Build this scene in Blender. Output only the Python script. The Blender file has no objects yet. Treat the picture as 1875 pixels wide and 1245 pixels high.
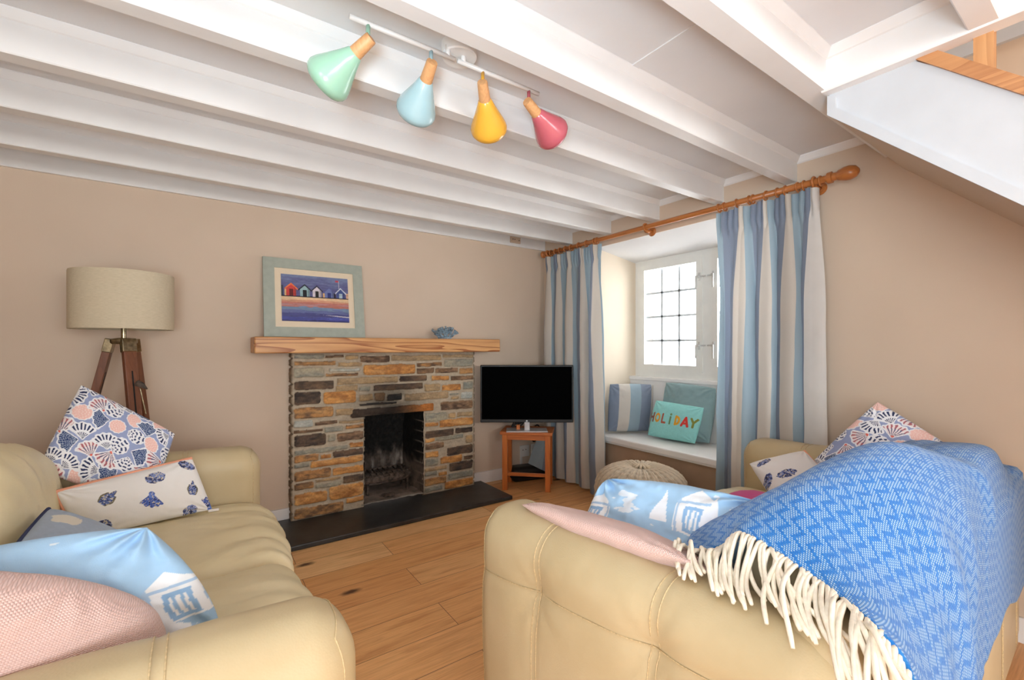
import bpy, bmesh, math, random
import numpy as np
from mathutils import Vector, Matrix
random.seed(7)
PI = math.pi
sc = bpy.context.scene
COL = sc.collection

# ------------------------------------------------------------------ camera, world, light, exposure
cam_d = bpy.data.cameras.new('camera'); cam = bpy.data.objects.new('camera', cam_d); COL.objects.link(cam)
cam.location = (0, 0, 1.15); cam.rotation_euler = (PI/2, 0, -math.radians(34.9))
cam_d.sensor_width = 36; cam_d.lens = 820/1875*36; cam_d.shift_y = 12.8/1875; cam_d.clip_start = .02
sc.camera = cam
sc.view_settings.view_transform = 'Standard'; sc.view_settings.look = 'None'
sc.view_settings.gamma = 1; sc.view_settings.use_curve_mapping = False
sc.view_settings.exposure = 0.1
sc.cycles.use_denoising = True
sc.cycles.max_bounces = 10; sc.cycles.diffuse_bounces = 6
sc.cycles.sample_clamp_indirect = 6
w = bpy.data.worlds.new('sky'); sc.world = w; w.use_nodes = True
w.node_tree.nodes['Background'].inputs[0].default_value = (.93, .97, 1, 1)
w.node_tree.nodes['Background'].inputs[1].default_value = 3.2

def area(name, loc, aim, sx, sy, power, col=(1, 1, 1)):
    d = bpy.data.lights.new(name, 'AREA'); d.shape = 'RECTANGLE'; d.size = sx; d.size_y = sy
    d.energy = power; d.color = col
    o = bpy.data.objects.new(name, d); COL.objects.link(o); o.location = loc
    o.rotation_euler = (Vector(aim)-Vector(loc)).to_track_quat('-Z', 'Y').to_euler()
    return o
area('rear_fill_light', (.6, -3.68, 1.6), (.9, 3.0, 1.3), 2.6, 1.2, 108, (.93, .96, .95))  # added fill lamp behind the camera, at an invented rear window
area('side_fill_light', (-3.55, -1.5, 1.5), (1.6, .9, 1.25), 2.6, 1.4, 104, (.89, .98, 1))  # added fill for light from the left, at a made-up side window
area('ceiling_bounced_flash', (-.45, -.5, 1.0), (.15, .45, 2.165), .5, .5, 25, (.64, .86, 1)).data.spread = math.radians(125)
area('landing_fill_light', (2.2, -.3, 3.4), (2.2, .2, 1.9), .7, .7, 9)  # added fill in the closed stair void, which has no window
area('front_window_daylight', (3.5, 1.85, 1.55), (1.6, 1.85, 1.0), 1.1, 1.0, 20, (1, 1, 1))

# ------------------------------------------------------------------ helpers
def lin(c):
    c = np.asarray(c, float)/255.
    return np.where(c <= .04045, c/12.92, ((c+.055)/1.055)**2.4)
def rgba(c): return tuple(lin(c))+(1,)

def _h(i, seed):
    n = (i[..., 0]*374761393 + i[..., 1]*668265263 + i[..., 2]*2147483647 + seed*1274126177) & 0xFFFFFFFF
    n = ((n ^ (n >> 13))*1274126177) & 0xFFFFFFFF
    n = ((n ^ (n >> 15))*2246822519) & 0xFFFFFFFF
    return ((n ^ (n >> 16)) & 0xFFFFFF)/float(0xFFFFFF)
def noise(P, seed=0):
    P = np.asarray(P, float)
    if P.shape[-1] == 2: P = np.concatenate([P, np.zeros(P.shape[:-1]+(1,))], -1)
    i = np.floor(P).astype(np.int64); f = P-i; f = f*f*(3-2*f); r = 0
    for dx in (0, 1):
        for dy in (0, 1):
            for dz in (0, 1):
                wgt = (f[..., 0] if dx else 1-f[..., 0])*(f[..., 1] if dy else 1-f[..., 1])*(f[..., 2] if dz else 1-f[..., 2])
                r = r + wgt*_h(i+np.array([dx, dy, dz]), seed)
    return r*2-1
def fbm(P, o=4, seed=0):
    P = np.asarray(P, float); r = 0; a = 1; s = 0
    for k in range(o):
        r = r + a*noise(P*2**k, seed+k*17); s += a; a *= .5
    return r/s
def ss(a, b, x):
    t = np.clip((np.asarray(x, float)-a)/(b-a), 0, 1); return t*t*(3-2*t)

def link(name, me, m=None, parent=None, smooth=True):
    if m: me.materials.append(m)
    if smooth and len(me.polygons): me.polygons.foreach_set('use_smooth', [True]*len(me.polygons))
    o = bpy.data.objects.new(name, me); COL.objects.link(o)
    if parent: o.parent = parent
    return o
def tag(o, label, cat, group=None):
    o['label'] = label; o['category'] = cat
    if group: o['group'] = group
    return o
def thing(name, label, cat, loc=(0, 0, 0), rz=0, group=None):
    o = bpy.data.objects.new(name, None); COL.objects.link(o); o.location = loc; o.rotation_euler = (0, 0, rz)
    o.empty_display_size = .1
    return tag(o, label, cat, group)
def struct(o): o['kind'] = 'structure'; return o
def raw(name, V, F, m, parent=None, smooth=True, uv=None, col=None):
    me = bpy.data.meshes.new(name); me.from_pydata([tuple(v) for v in np.asarray(V).tolist()], [], F); me.update()
    if uv is not None:
        l = me.uv_layers.new(name='UVMap'); idx = np.empty(len(me.loops), dtype=np.int32); me.loops.foreach_get('vertex_index', idx)
        l.data.foreach_set('uv', np.asarray(uv, dtype=np.float32)[idx].ravel())
    if col is not None:
        a = me.color_attributes.new('Col', 'FLOAT_COLOR', 'POINT')
        c = np.concatenate([lin(col), np.ones((len(col), 1))], 1).astype(np.float32); a.data.foreach_set('color', c.ravel())
    return link(name, me, m, parent, smooth)
def gridF(n, m, cu=False, cv=False, keep=None, off=0):
    F = []
    for i in range(n if cu else n-1):
        for j in range(m if cv else m-1):
            if keep is not None and not keep[i, j]: continue
            i2 = (i+1) % n; j2 = (j+1) % m
            F.append((off+i*m+j, off+i2*m+j, off+i2*m+j2, off+i*m+j2))
    return F
def bm_obj(name, bm, m, parent=None, smooth=False):
    bmesh.ops.recalc_face_normals(bm, faces=bm.faces)
    me = bpy.data.meshes.new(name); bm.to_mesh(me); bm.free()
    o = link(name, me, m, parent, smooth); return o
def abox(bm, a, b, bev=0, seg=2, mat=None):
    a = np.minimum(a, b), np.maximum(a, b); lo, hi = a
    t = bmesh.new(); bmesh.ops.create_cube(t, size=1)
    for v in t.verts: v.co = Vector(((lo+hi)/2+np.array(v.co)*(hi-lo)))
    if bev: bmesh.ops.bevel(t, geom=list(t.edges), offset=bev, segments=seg, affect='EDGES', profile=.5)
    if mat is not None: bmesh.ops.transform(t, matrix=mat, verts=t.verts)
    me = bpy.data.meshes.new('t'); t.to_mesh(me); t.free(); bm.from_mesh(me); bpy.data.meshes.remove(me)
def box(name, a, b, m, parent=None, bev=0, mat=None):
    bm = bmesh.new(); abox(bm, np.array(a, float), np.array(b, float), bev, 2, mat); return bm_obj(name, bm, m, parent)
def prism(name, pts, axis, a, b, m, parent=None):
    """polygon pts (in the two other axes) swept along axis from a to b"""
    n = len(pts); V = []
    for t in (a, b):
        for p in pts:
            q = list(p); q.insert(axis, t); V.append(q)
    F = [tuple(range(n))[::-1], tuple(range(n, 2*n))]+[(i, (i+1) % n, n+(i+1) % n, n+i) for i in range(n)]
    bm = bmesh.new(); vs = [bm.verts.new(v) for v in V]
    for f in F: bm.faces.new([vs[i] for i in f])
    return bm_obj(name, bm, m, parent)
def lathe(name, prof, m, parent=None, n=40, M4=None, cap=True):
    prof = np.array(prof, float); a = np.linspace(0, 2*PI, n, endpoint=False)
    V = np.stack([np.outer(prof[:, 0], np.cos(a)), np.outer(prof[:, 0], np.sin(a)), np.repeat(prof[:, 1:2], n, 1)], -1).reshape(-1, 3)
    F = gridF(len(prof), n, cv=True)
    if cap:
        F += [tuple(range(n))[::-1], tuple(range((len(prof)-1)*n, len(prof)*n))]
    if M4 is not None: V = np.array([M4 @ Vector(v) for v in V.tolist()])
    o = raw(name, V, F, m, parent)
    o.data.update(); bm = bmesh.new(); bm.from_mesh(o.data); bmesh.ops.recalc_face_normals(bm, faces=bm.faces); bm.to_mesh(o.data); bm.free()
    es = o.modifiers.new('e', 'EDGE_SPLIT'); es.split_angle = math.radians(40)
    return o
def cr(P, n):
    """Catmull-Rom resampling of points P to n points"""
    P = np.asarray(P, float); k = len(P); Q = np.concatenate([[2*P[0]-P[1]], P, [2*P[-1]-P[-2]]])
    t = np.linspace(0, k-1-1e-9, n); i = t.astype(int); f = (t-i).reshape((-1,)+(1,)*(P.ndim-1))
    a, b, c, d = Q[i], Q[i+1], Q[i+2], Q[i+3]
    return .5*(2*b+(c-a)*f+(2*a-5*b+4*c-d)*f**2+(3*b-a-3*c+d)*f**3)
def tubeVF(P, r, n=8, closed=False, off=0):
    P = np.asarray(P, float); k = len(P)
    T = np.roll(P, -1, 0)-np.roll(P, 1, 0) if closed else np.gradient(P, axis=0)
    T /= np.linalg.norm(T, axis=1)[:, None]+1e-12
    up = np.array([0, 0, 1.]) if abs(T[0][2]) < .9 else np.array([1., 0, 0])
    Nn = []; u = up
    for t in T:
        u = u-t*(u@t); u /= np.linalg.norm(u)+1e-12; Nn.append(u)
    Nn = np.array(Nn); B = np.cross(T, Nn); a = np.linspace(0, 2*PI, n, endpoint=False)
    r = np.broadcast_to(np.asarray(r, float), (k,))
    V = P[:, None]+r[:, None, None]*(Nn[:, None]*np.cos(a)[None, :, None]+B[:, None]*np.sin(a)[None, :, None])
    F = gridF(k, n, cu=closed, cv=True, off=off)
    if not closed: F += [tuple(off+i for i in range(n)), tuple(off+(k-1)*n+i for i in range(n))[::-1]]
    return V.reshape(-1, 3), F
def tube(name, P, r, m, parent=None, n=8, closed=False):
    V, F = tubeVF(P, r, n, closed); return raw(name, V, F, m, parent)
def tubes(name, Ps, r, m, parent=None, n=6):
    V = []; F = []; o = 0
    for P in Ps:
        v, f = tubeVF(P, r, n, off=o); V.append(v); F += f; o += len(v)
    return raw(name, np.concatenate(V), F, m, parent)
def rbox(size, r, step):
    """dense rounded box: points, unit normals, faces, original cube points"""
    sx = np.array(size, float)/2; key = {}; V = []; F = []
    cnt = [max(2, int(round(2*s/step))) for s in sx]
    for ax in range(3):
        u, v = [k for k in range(3) if k != ax]
        for sg in (-1, 1):
            idx = np.empty((cnt[u]+1, cnt[v]+1), int)
            for i in range(cnt[u]+1):
                for j in range(cnt[v]+1):
                    q = [0, 0, 0]; q[ax] = cnt[ax] if sg > 0 else 0; q[u] = i; q[v] = j; q = tuple(q)
                    if q not in key:
                        key[q] = len(V); V.append([2*sx[k]*q[k]/cnt[k]-sx[k] for k in range(3)])
                    idx[i, j] = key[q]
            for i in range(cnt[u]):
                for j in range(cnt[v]):
                    f = (idx[i, j], idx[i+1, j], idx[i+1, j+1], idx[i, j+1])
                    F.append(f if (sg > 0) == (ax != 1) else f[::-1])
    C = np.array(V); P, Nn = rmap(C, sx, r); return P, Nn, F, C
def rmap(C, sx, r):
    r = np.minimum(r, sx*.98) if np.ndim(r) else np.minimum(np.full(3, r), sx*.98)
    Q = np.clip(C, -(sx-r), sx-r); d = (C-Q)/r
    # spread cube points evenly over the rounding
    nd = d/(np.linalg.norm(d, axis=1)[:, None]+1e-9); P = Q+nd*r
    g = nd/r; return P, g/(np.linalg.norm(g, axis=1)[:, None]+1e-9)

# ------------------------------------------------------------------ materials
class NT:
    def __init__(s, name):
        s.m = bpy.data.materials.new(name); s.m.use_nodes = True; s.t = s.m.node_tree; s.b = s.t.nodes['Principled BSDF']
    def n(s, typ, ins=None, **kw):
        x = s.t.nodes.new(typ)
        for k, v in kw.items(): setattr(x, k, v)
        for k, v in (ins or {}).items(): s.set(x.inputs[k], v)
        return x
    def set(s, sock, v):
        if isinstance(v, bpy.types.NodeSocket): s.t.links.new(v, sock)
        else: sock.default_value = v
    def coord(s, kind='Object', scale=(1, 1, 1), loc=(0, 0, 0), rot=(0, 0, 0)):
        c = s.n('ShaderNodeTexCoord'); return s.n('ShaderNodeMapping', {'Vector': c.outputs[kind], 'Scale': scale, 'Location': loc, 'Rotation': rot}).outputs[0]
    def noise(s, vec, scale, detail=3, rough=.5, dist=0):
        return s.n('ShaderNodeTexNoise', {'Vector': vec, 'Scale': scale, 'Detail': detail, 'Roughness': rough, 'Distortion': dist}).outputs[0]
    def ramp(s, f, stops, interp='LINEAR'):
        x = s.n('ShaderNodeValToRGB', {'Fac': f}); x.color_ramp.interpolation = interp; e = x.color_ramp.elements
        while len(e) < len(stops): e.new(.5)
        for k, (p, c) in zip(e, stops): k.position = p; k.color = rgba(c)
        return x.outputs[0]
    def mix(s, f, a, b, mode='MIX'):
        x = s.n('ShaderNodeMix', data_type='RGBA', blend_type=mode)
        s.set(x.inputs[0], f); s.set(x.inputs[6], a); s.set(x.inputs[7], b); return x.outputs[2]
    def math(s, op, a, b=0, c=0):
        x = s.n('ShaderNodeMath', operation=op); s.set(x.inputs[0], a); s.set(x.inputs[1], b); s.set(x.inputs[2], c); return x.outputs[0]
    def bump(s, h, strength, dist=.01):
        x = s.n('ShaderNodeBump', {'Height': h, 'Strength': strength, 'Distance': dist}); s.t.links.new(x.outputs[0], s.b.inputs['Normal']); return x
    def out(s, col=None, rough=.5, metal=0, spec=.5, sheen=0, coat=0):
        if col is not None: s.set(s.b.inputs['Base Color'], col)
        s.set(s.b.inputs['Roughness'], rough); s.set(s.b.inputs['Metallic'], metal); s.set(s.b.inputs['Specular IOR Level'], spec)
        if sheen: s.set(s.b.inputs['Sheen Weight'], sheen)
        if coat: s.set(s.b.inputs['Coat Weight'], coat); s.set(s.b.inputs['Coat Roughness'], .12)
        return s.m
def plain(name, c, rough=.5, metal=0, spec=.5, var=.06, vs=14, bs=0, bscale=60, sheen=0, coat=0):
    k = NT(name); v = k.coord('Object'); c = np.array(c, float)
    col = k.ramp(k.noise(v, vs, 4), [(.3, c*(1-var)), (.7, np.minimum(c*(1+var), 255))])
    if bs: k.bump(k.noise(v, bscale, 3), bs, .004)
    return k.out(col, rough, metal, spec, sheen, coat)
def attrm(name, rough=.8, spec=.3, bs=0, bscale=300, sheen=0, coat=0):
    k = NT(name); a = k.n('ShaderNodeAttribute', attribute_name='Col')
    if bs: k.bump(k.noise(k.coord('Object'), bscale, 3), bs, .003)
    return k.out(a.outputs[0], rough, 0, spec, sheen, coat)
def weave(name, c, scale, rough=.9, strength=.5, var=.05, sheen=.2, c2=None):
    """UV woven or knitted cloth"""
    k = NT(name); u = k.coord('UV', (scale, scale, scale)); sp = k.n('ShaderNodeSeparateXYZ', {0: u})
    row = k.math('FLOOR', sp.outputs[1]); x = k.math('ADD', sp.outputs[0], k.math('MULTIPLY', row, .5))
    h = k.math('MULTIPLY', k.math('ABSOLUTE', k.math('SINE', k.math('MULTIPLY', x, PI))), k.math('ABSOLUTE', k.math('SINE', k.math('MULTIPLY', sp.outputs[1], PI))))
    c = np.array(c, float); c2 = np.array(c2, float) if c2 is not None else c*.86
    col = k.mix(k.noise(k.coord('Object'), 9, 4), k.ramp(h, [(0, c2), (.6, c)]), k.ramp(h, [(0, c2*(1-var)), (.6, c*(1-var))]))
    k.bump(h, strength, .004); return k.out(col, rough, 0, .2, sheen)
def woodm(name, cd, cl, axis=0, scale=1, rough=.45, contrast=1., knots=False, rings=7):
    k = NT(name); sc_ = [22*scale]*3; sc_[axis] = 1.1*scale
    v = k.coord('Object', tuple(sc_)); fine = k.noise(v, 3.5, 5, .6)
    sc2 = [rings*scale]*3; sc2[axis] = .9*scale; v2 = k.coord('Object', tuple(sc2))
    n2 = k.noise(v2, 1.0, 2, .4, .3)
    ring = k.math('FRACT', k.math('MULTIPLY', n2, 9.0))
    ring = k.math('POWER', ring, 2.2)
    f = k.math('ADD', k.math('MULTIPLY', ring, .55*contrast), k.math('MULTIPLY', fine, .55))
    col = k.ramp(f, [(.12, cl), (.85, cd)])
    k.bump(fine, .12, .002); return k.out(col, rough)

M = {}
k = NT('beige_wall_paint'); v = k.coord('Object')
col = k.ramp(k.noise(v, 2.2, 4), [(.3, (209, 189, 169)), (.7, (215, 195, 175))])
k.bump(k.noise(v, 260, 2), .1, .002); M['wall'] = k.out(col, .85, 0, .25)
k = NT('cream_reveal_paint'); M['reveal'] = k.out(k.ramp(k.noise(k.coord('Object'), 3, 3), [(.3, (226, 212, 192)), (.7, (231, 217, 197))]), .85, 0, .25)
k = NT('white_ceiling_paint'); v = k.coord('Object'); k.bump(k.noise(k.coord('Object', (1, 1, 1)), 45, 3), .12, .004)
M['ceil'] = k.out(k.ramp(k.noise(v, 2.5, 4), [(.3, (222, 221, 222)), (.7, (229, 228, 228))]), .7, 0, .3)
k = NT('white_gloss_paint'); k.bump(k.noise(k.coord('Object', (3, 12, 12)), 8, 3), .05, .004)
M['white'] = k.out(k.ramp(k.noise(k.coord('Object'), 5, 4), [(.3, (232, 230, 229)), (.7, (238, 237, 236))]), .4, 0, .4)
M['upvc'] = plain('white_window_frame', (232, 232, 228), .35, var=.01)
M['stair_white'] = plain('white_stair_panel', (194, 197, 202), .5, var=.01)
M['metal'] = plain('brushed_chrome', (206, 206, 204), .35, .5)
M['black'] = plain('black_plastic', (22, 22, 23), .45, var=.1)
M['silver'] = plain('silver_plastic', (196, 196, 200), .35, .4)
M['socket'] = plain('white_plastic', (232, 230, 226), .35, var=.02)
M['beige_plastic'] = plain('beige_plastic', (205, 182, 160), .5, var=.03)
M['dark_slot'] = plain('dark_slot', (18, 16, 15), .8)
# oak board floor
k = NT('oak_board_floor'); v = k.coord('Object', loc=(.37, .06, 0))
br = k.n('ShaderNodeTexBrick', {'Vector': v, 'Color1': (0, 0, 0, 1), 'Color2': (1, 1, 1, 1), 'Mortar': (.5, .5, .5, 1), 'Scale': 1, 'Mortar Size': .0012, 'Mortar Smooth': 0, 'Bias': 0, 'Brick Width': 1.25, 'Row Height': .19}, offset=.37)
off = k.n('ShaderNodeVectorMath', {0: k.coord('Object', (1.3, 13, 1)), 1: k.n('ShaderNodeVectorMath', {0: br.outputs[0], 1: (7.3, 3.1, 5)}, operation='MULTIPLY').outputs[0]}, operation='ADD').outputs[0]
g1 = k.noise(off, 1.6, 5, .62, .6); g2 = k.noise(k.n('ShaderNodeVectorMath', {0: off, 1: (1.5, 5, 1)}, operation='MULTIPLY').outputs[0], 3, 4, .6)
base = k.ramp(br.outputs[0], [(0, (224, 164, 106)), (.35, (240, 184, 124)), (.7, (230, 172, 112)), (1, (248, 206, 150))])
gr = k.ramp(g1, [(.3, (204, 174, 148)), (.5, (255, 255, 255)), (.72, (230, 212, 192))])
col = k.mix(.6, base, gr, 'MULTIPLY')
col = k.mix(.3, col, k.ramp(g2, [(.35, (176, 140, 112)), (.6, (255, 255, 255))]), 'MULTIPLY')
vo = k.n('ShaderNodeTexVoronoi', {'Vector': k.coord('Object', (1.5, 3.4, 1), (.2, .1, 0)), 'Scale': 1.25, 'Randomness': 1})
kn = k.math('ADD', vo.outputs['Distance'], k.math('MULTIPLY', k.noise(v, 30, 2), .05))
col = k.mix(k.ramp(kn, [(.065, (255, 255, 255)), (.135, (0, 0, 0))]), col, rgba((92, 58, 38)))
col = k.mix(br.outputs[1], col, rgba((96, 62, 40)))
k.bump(g2, .06, .002); M['floor'] = k.out(col, .42, 0, .4)
M['oak'] = woodm('oak_mantel', (156, 92, 46), (226, 172, 112), 0, 1, .45, 1.25, rings=8)
M['oak2'] = woodm('pale_oak', (168, 114, 70), (212, 160, 108), 2, 1.2, .5, .6)
M['oak_rail'] = woodm('oak_rail', (150, 92, 54), (202, 146, 96), 1, 1.2, .5, .6)
M['pine'] = woodm('orange_pine', (168, 84, 34), (212, 124, 58), 2, 1, .38, .5)
M['pine_h'] = woodm('orange_pine_top', (160, 80, 34), (206, 120, 58), 0, 1, .38, .5)
M['pole'] = woodm('varnished_pole', (152, 84, 40), (196, 124, 66), 1, 1.4, .3, .4)
M['teak'] = woodm('dark_teak', (82, 44, 26), (128, 76, 48), 2, 1.6, .42, .4)
M['neck'] = woodm('beech', (190, 134, 86), (226, 172, 120), 2, 2.4, .5, .4)
M['slate'] = plain('black_slate', (46, 46, 46), .38, var=.25, vs=9, bs=.12, bscale=40)
# leather, toned down to offset the strong light on the arms
k = NT('cream_leather'); v = k.coord('Object')
col = k.ramp(k.noise(v, 3.0, 5, .6), [(.25, (186, 167, 130)), (.5, (195, 177, 141)), (.78, (203, 187, 154))])
vo = k.n('ShaderNodeTexVoronoi', {'Vector': v, 'Scale': 260}); h = k.math('ADD', k.math('MULTIPLY', vo.outputs[0], .5), k.noise(v, 40, 3))
k.bump(h, .1, .003); M['leather'] = k.out(col, .45, 0, .32)
M['seat_leather'] = None
k = NT('lightened_cream_leather'); v = k.coord('Object')  # same leather made lighter, offsetting the weak light on the seats
col = k.ramp(k.noise(v, 3.0, 5, .6), [(.25, (212, 195, 156)), (.5, (222, 206, 167)), (.78, (229, 215, 179))])
vo = k.n('ShaderNodeTexVoronoi', {'Vector': v, 'Scale': 260}); h = k.math('ADD', k.math('MULTIPLY', vo.outputs[0], .5), k.noise(v, 40, 3))
k.bump(h, .12, .003); M['seat_leather'] = k.out(col, .42, 0, .42)
M['stitch'] = plain('leather_stitching', (196, 174, 134), .55, var=.1, vs=200)
M['stone'] = attrm('sandstone_and_slate', .82, .25, .5, 120)
M['soot'] = attrm('sooty_firebrick', .95, .1, .5, 90)
M['iron'] = plain('rusty_cast_iron', (92, 80, 72), .8, .3, var=.4, vs=40, bs=.5, bscale=60)
M['print'] = attrm('printed_cotton', .85, .2, .25, 700, .1)
M['art'] = attrm('painted_print', .3, .5)
M['brass'] = plain('aged_brass', (150, 138, 112), .25, 1, var=.2, vs=60)
M['coral'] = plain('grey_blue_coral', (128, 148, 162), .6, var=.22, vs=60, bs=.6, bscale=180)

# ------------------------------------------------------------------ the room
XW, YW, ZC = 2.631, 3.251, 2.165
XL, YR = -.86, -3.85
struct(box('floor', (-3.8, YR-.1, -.06), (XW+.6, YW+.1, 0), M['floor']))
bm = bmesh.new()
for a, b in (((XL-.1, YW, 0), (.92, YW+.12, 2.4)), ((1.41, YW, 0), (XW+.7, YW+.12, 2.4)), ((.92, YW, .70), (1.41, YW+.12, 2.4))): abox(bm, np.array(a), np.array(b))
struct(bm_obj('wall_fireplace', bm, M['wall']))
struct(box('wall_chair_side', (XL-.1, .35, 0), (XL, YW, 2.4), M['wall']))
struct(box('wall_added_side', (-3.8, .35, 0), (XL-.1, .45, 2.4), M['ceil']))  # unseen side room, added to give the left fill its distance
bm = bmesh.new()
for a, b in (((-3.8, YR, 0), (-3.7, .45, .8)), ((-3.8, YR, 2.1), (-3.7, .45, 2.4)), ((-3.8, YR, .8), (-3.7, -2.9, 2.1)), ((-3.8, -.1, .8), (-3.7, .45, 2.1))): abox(bm, np.array(a), np.array(b))
struct(bm_obj('wall_added_opening', bm, M['ceil']))  # unseen wall, added with an opening for the side light
# window wall with its deep opening (y 1.2..2.6, z 0..1.952)
OY0, OY1, OZ = 1.20, 2.60, 1.952
bm = bmesh.new()
abox(bm, np.array([XW, OY1, 0]), np.array([XW+.55, YW, 2.4]))
abox(bm, np.array([XW, .6, 0]), np.array([XW+.55, OY0, 2.4]))
abox(bm, np.array([XW, YR, 0]), np.array([XW+.55, .6, 3.6]))
abox(bm, np.array([XW, OY0, OZ+.0]), np.array([XW+.08, OY1, 2.4]))
struct(bm_obj('wall_window', bm, M['wall']))
struct(prism('trim_1', [(XW+.002, 1.953), (XW+.55, 1.868), (XW+.55, 2.3), (XW+.08, 2.3), (XW+.08, 1.953)], 1, OY0, OY1, M['ceil']))  # sloping white head of the recess
# cream sides of the recess
rv = box('wall_recess', (XW+.004, OY1-.012, .3), (XW+.5, OY1+.002, 1.95), M['reveal']); struct(rv)
rv = box('wall_recess', (XW+.004, OY0-.002, .3), (XW+.5, OY0+.012, 1.95), M['reveal']); struct(rv)
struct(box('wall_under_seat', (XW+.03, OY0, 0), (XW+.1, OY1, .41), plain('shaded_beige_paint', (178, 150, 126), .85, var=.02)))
struct(box('baseboard_recess', (XW+.012, OY0, 0), (XW+.03, OY1, .17), M['white'], bev=.004))
# unseen rear wall; its wide window opening is added to bring light in
bm = bmesh.new()
abox(bm, np.array([-3.8, YR-.12, 0]), np.array([XW+.6, YR, .95])); abox(bm, np.array([-3.8, YR-.12, 2.1]), np.array([XW+.6, YR, 3.6]))
abox(bm, np.array([-3.8, YR-.12, .95]), np.array([-.75, YR, 2.1])); abox(bm, np.array([1.75, YR-.12, .95]), np.array([XW+.6, YR, 2.1]))
struct(bm_obj('wall_rear', bm, M['ceil']))
# ceiling with the stair void (x>1.825, y<.65)
bm = bmesh.new()
abox(bm, np.array([XL, .72, ZC]), np.array([XW+.1, YW, ZC+.1])); abox(bm, np.array([-3.8, YR, ZC]), np.array([1.80, .72, ZC+.1]))
struct(bm_obj('ceiling', bm, M['ceil']))
bm = bmesh.new()
abox(bm, np.array([1.78, YR, 3.55]), np.array([XW+.1, .8, 3.65])); abox(bm, np.array([1.78, .72, ZC]), np.array([XW+.1, .82, 3.6])); abox(bm, np.array([1.7, YR, ZC+.1]), np.array([1.8, .8, 3.6]))
struct(bm_obj('wall_landing', bm, plain('landing_paint', (205, 196, 182), .8, var=.02)))
# beams with a small cove along their top edges
beams = [(2.862, 2.925), (2.42, 2.49), (1.972, 2.04), (1.505, 1.568), (1.095, 1.156), (.645, .722)]
nb = 2
def beam(y0, y1, x0=XL, x1=XW, cove_near=True):
    global nb
    zb = 2.035
    c = .026
    pts = [(y0, zb+.004), (y0+.004, zb), (y1-.004, zb), (y1, zb+.004), (y1, ZC-.03), (y1+.006, ZC-.027), (y1+.024, ZC-.004), (y1+.024, ZC+.002), (y0-.024, ZC+.002), (y0-.024, ZC-.004), (y0-.006, ZC-.027), (y0, ZC-.03)]
    struct(prism('trim_%d' % nb, pts, 0, x0, x1, M['white'])); nb += 1
for y0, y1 in beams: beam(y0, y1)
for y0, y1 in [(.235, .30), (-.20, -.135), (-.65, -.585), (-1.1, -1.035), (-1.55, -1.485), (-2.0, -1.935), (-2.45, -2.385), (-2.9, -2.835), (-3.35, -3.285)]: beam(y0, y1, XL if y0 > 0 else -3.7, 1.765)
struct(box('trim_%d' % nb, (XL, YW-.02, 2.04), (XW, YW, ZC), M['white'], bev=.003)); nb += 1   # wall plate above the fireplace wall
pts = [(1.765, 2.034), (1.769, 2.03), (1.821, 2.03), (1.825, 2.034), (1.825, ZC+.1), (1.741, ZC+.002), (1.741, ZC-.004), (1.759, ZC-.027), (1.765, ZC-.03)]
struct(prism('trim_%d' % nb, pts, 1, YR, .66, M['white'])); nb += 1      # trimmer along the stair void
for a, b in zip([2.925, 2.49, 2.04, 1.568, 1.156, .722], [3.231, 2.862, 2.42, 1.972, 1.505, 1.095]):
    struct(prism('trim_%d' % nb, [(XW, 2.13), (XW-.008, 2.135), (XW-.024, ZC-.006), (XW-.024, ZC), (XW, ZC)], 1, a, b, M['white'])); nb += 1
struct(box('trim_%d' % nb, (1.275, .72, ZC-.004), (1.31, 1.1, ZC), M['ceil'])); nb += 1     # joint strip in the ceiling boards
# baseboards
for a, b in ((XL, .50), (1.82, XW)):
    struct(box('baseboard_fireplace', (a, YW-.018, 0), (b, YW, .098), M['white'], bev=.004))
struct(box('baseboard_window', (XW-.018, YR, 0), (XW, OY0-.02, .098), M['white'], bev=.004))
struct(box('baseboard_chair_side', (XL, .35, 0), (XL+.018, YW, .098), M['white'], bev=.004))

# stairs: white side panel, its trims, sloping beige underside
xs0, xs1 = 1.80, 1.826
def zb_at(y): return 1.962+(y-.651)*(1.962-1.53)/(.651-.198)
pts = [(.65, 2.03), (.65, 1.962), (-1.4, zb_at(-1.4)), (-1.4, zb_at(-1.4)+.46), (.40, 2.012), (.42, 2.03)]
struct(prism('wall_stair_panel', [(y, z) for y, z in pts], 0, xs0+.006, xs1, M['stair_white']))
pts = [(.652, 2.0), (.652, 1.958), (-1.4, zb_at(-1.4)-.004), (-1.4, zb_at(-1.4)+.044), (.625, 1.973), (.628, 2.012), (.652, 2.025)]
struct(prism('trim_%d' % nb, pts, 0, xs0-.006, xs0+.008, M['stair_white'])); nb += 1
pts = [(.66, 2.036), (.651, 1.962), (-1.4, zb_at(-1.4)), (-1.4, zb_at(-1.4)+.03), (.60, 1.95), (.66, 2.06)]
struct(prism('wall_stair_soffit', pts, 0, xs1-.004, XW, M['wall']))
ban = thing('stair_banister', 'oak base rail and balusters at the top of the white staircase', 'banister', (1.86, .2, 1.83))
def zc_at(y): return 2.004+(y-.392)*(2.004-1.818)/(.392-.198)
def rel(o, root):
    o.location = -Vector(root.location); return o
pts = [(.42, zc_at(.42)+.002), (-.6, zc_at(-.6)+.002), (-.6, zc_at(-.6)+.05), (.42, zc_at(.42)+.05)]
rel(prism('base_rail', pts, 0, 1.795, 1.865, M['oak_rail'], ban), ban)
for yb in (.275, .12, -.03, -.18):
    rel(box('baluster', (1.81, yb-.02, zc_at(yb)+.02), (1.85, yb+.02, zc_at(yb)+.95), M['oak2'], ban), ban)
pts = [(.42, zc_at(.42)+.93), (-.6, zc_at(-.6)+.93), (-.6, zc_at(-.6)+.99), (.42, zc_at(.42)+.99)]
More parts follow.
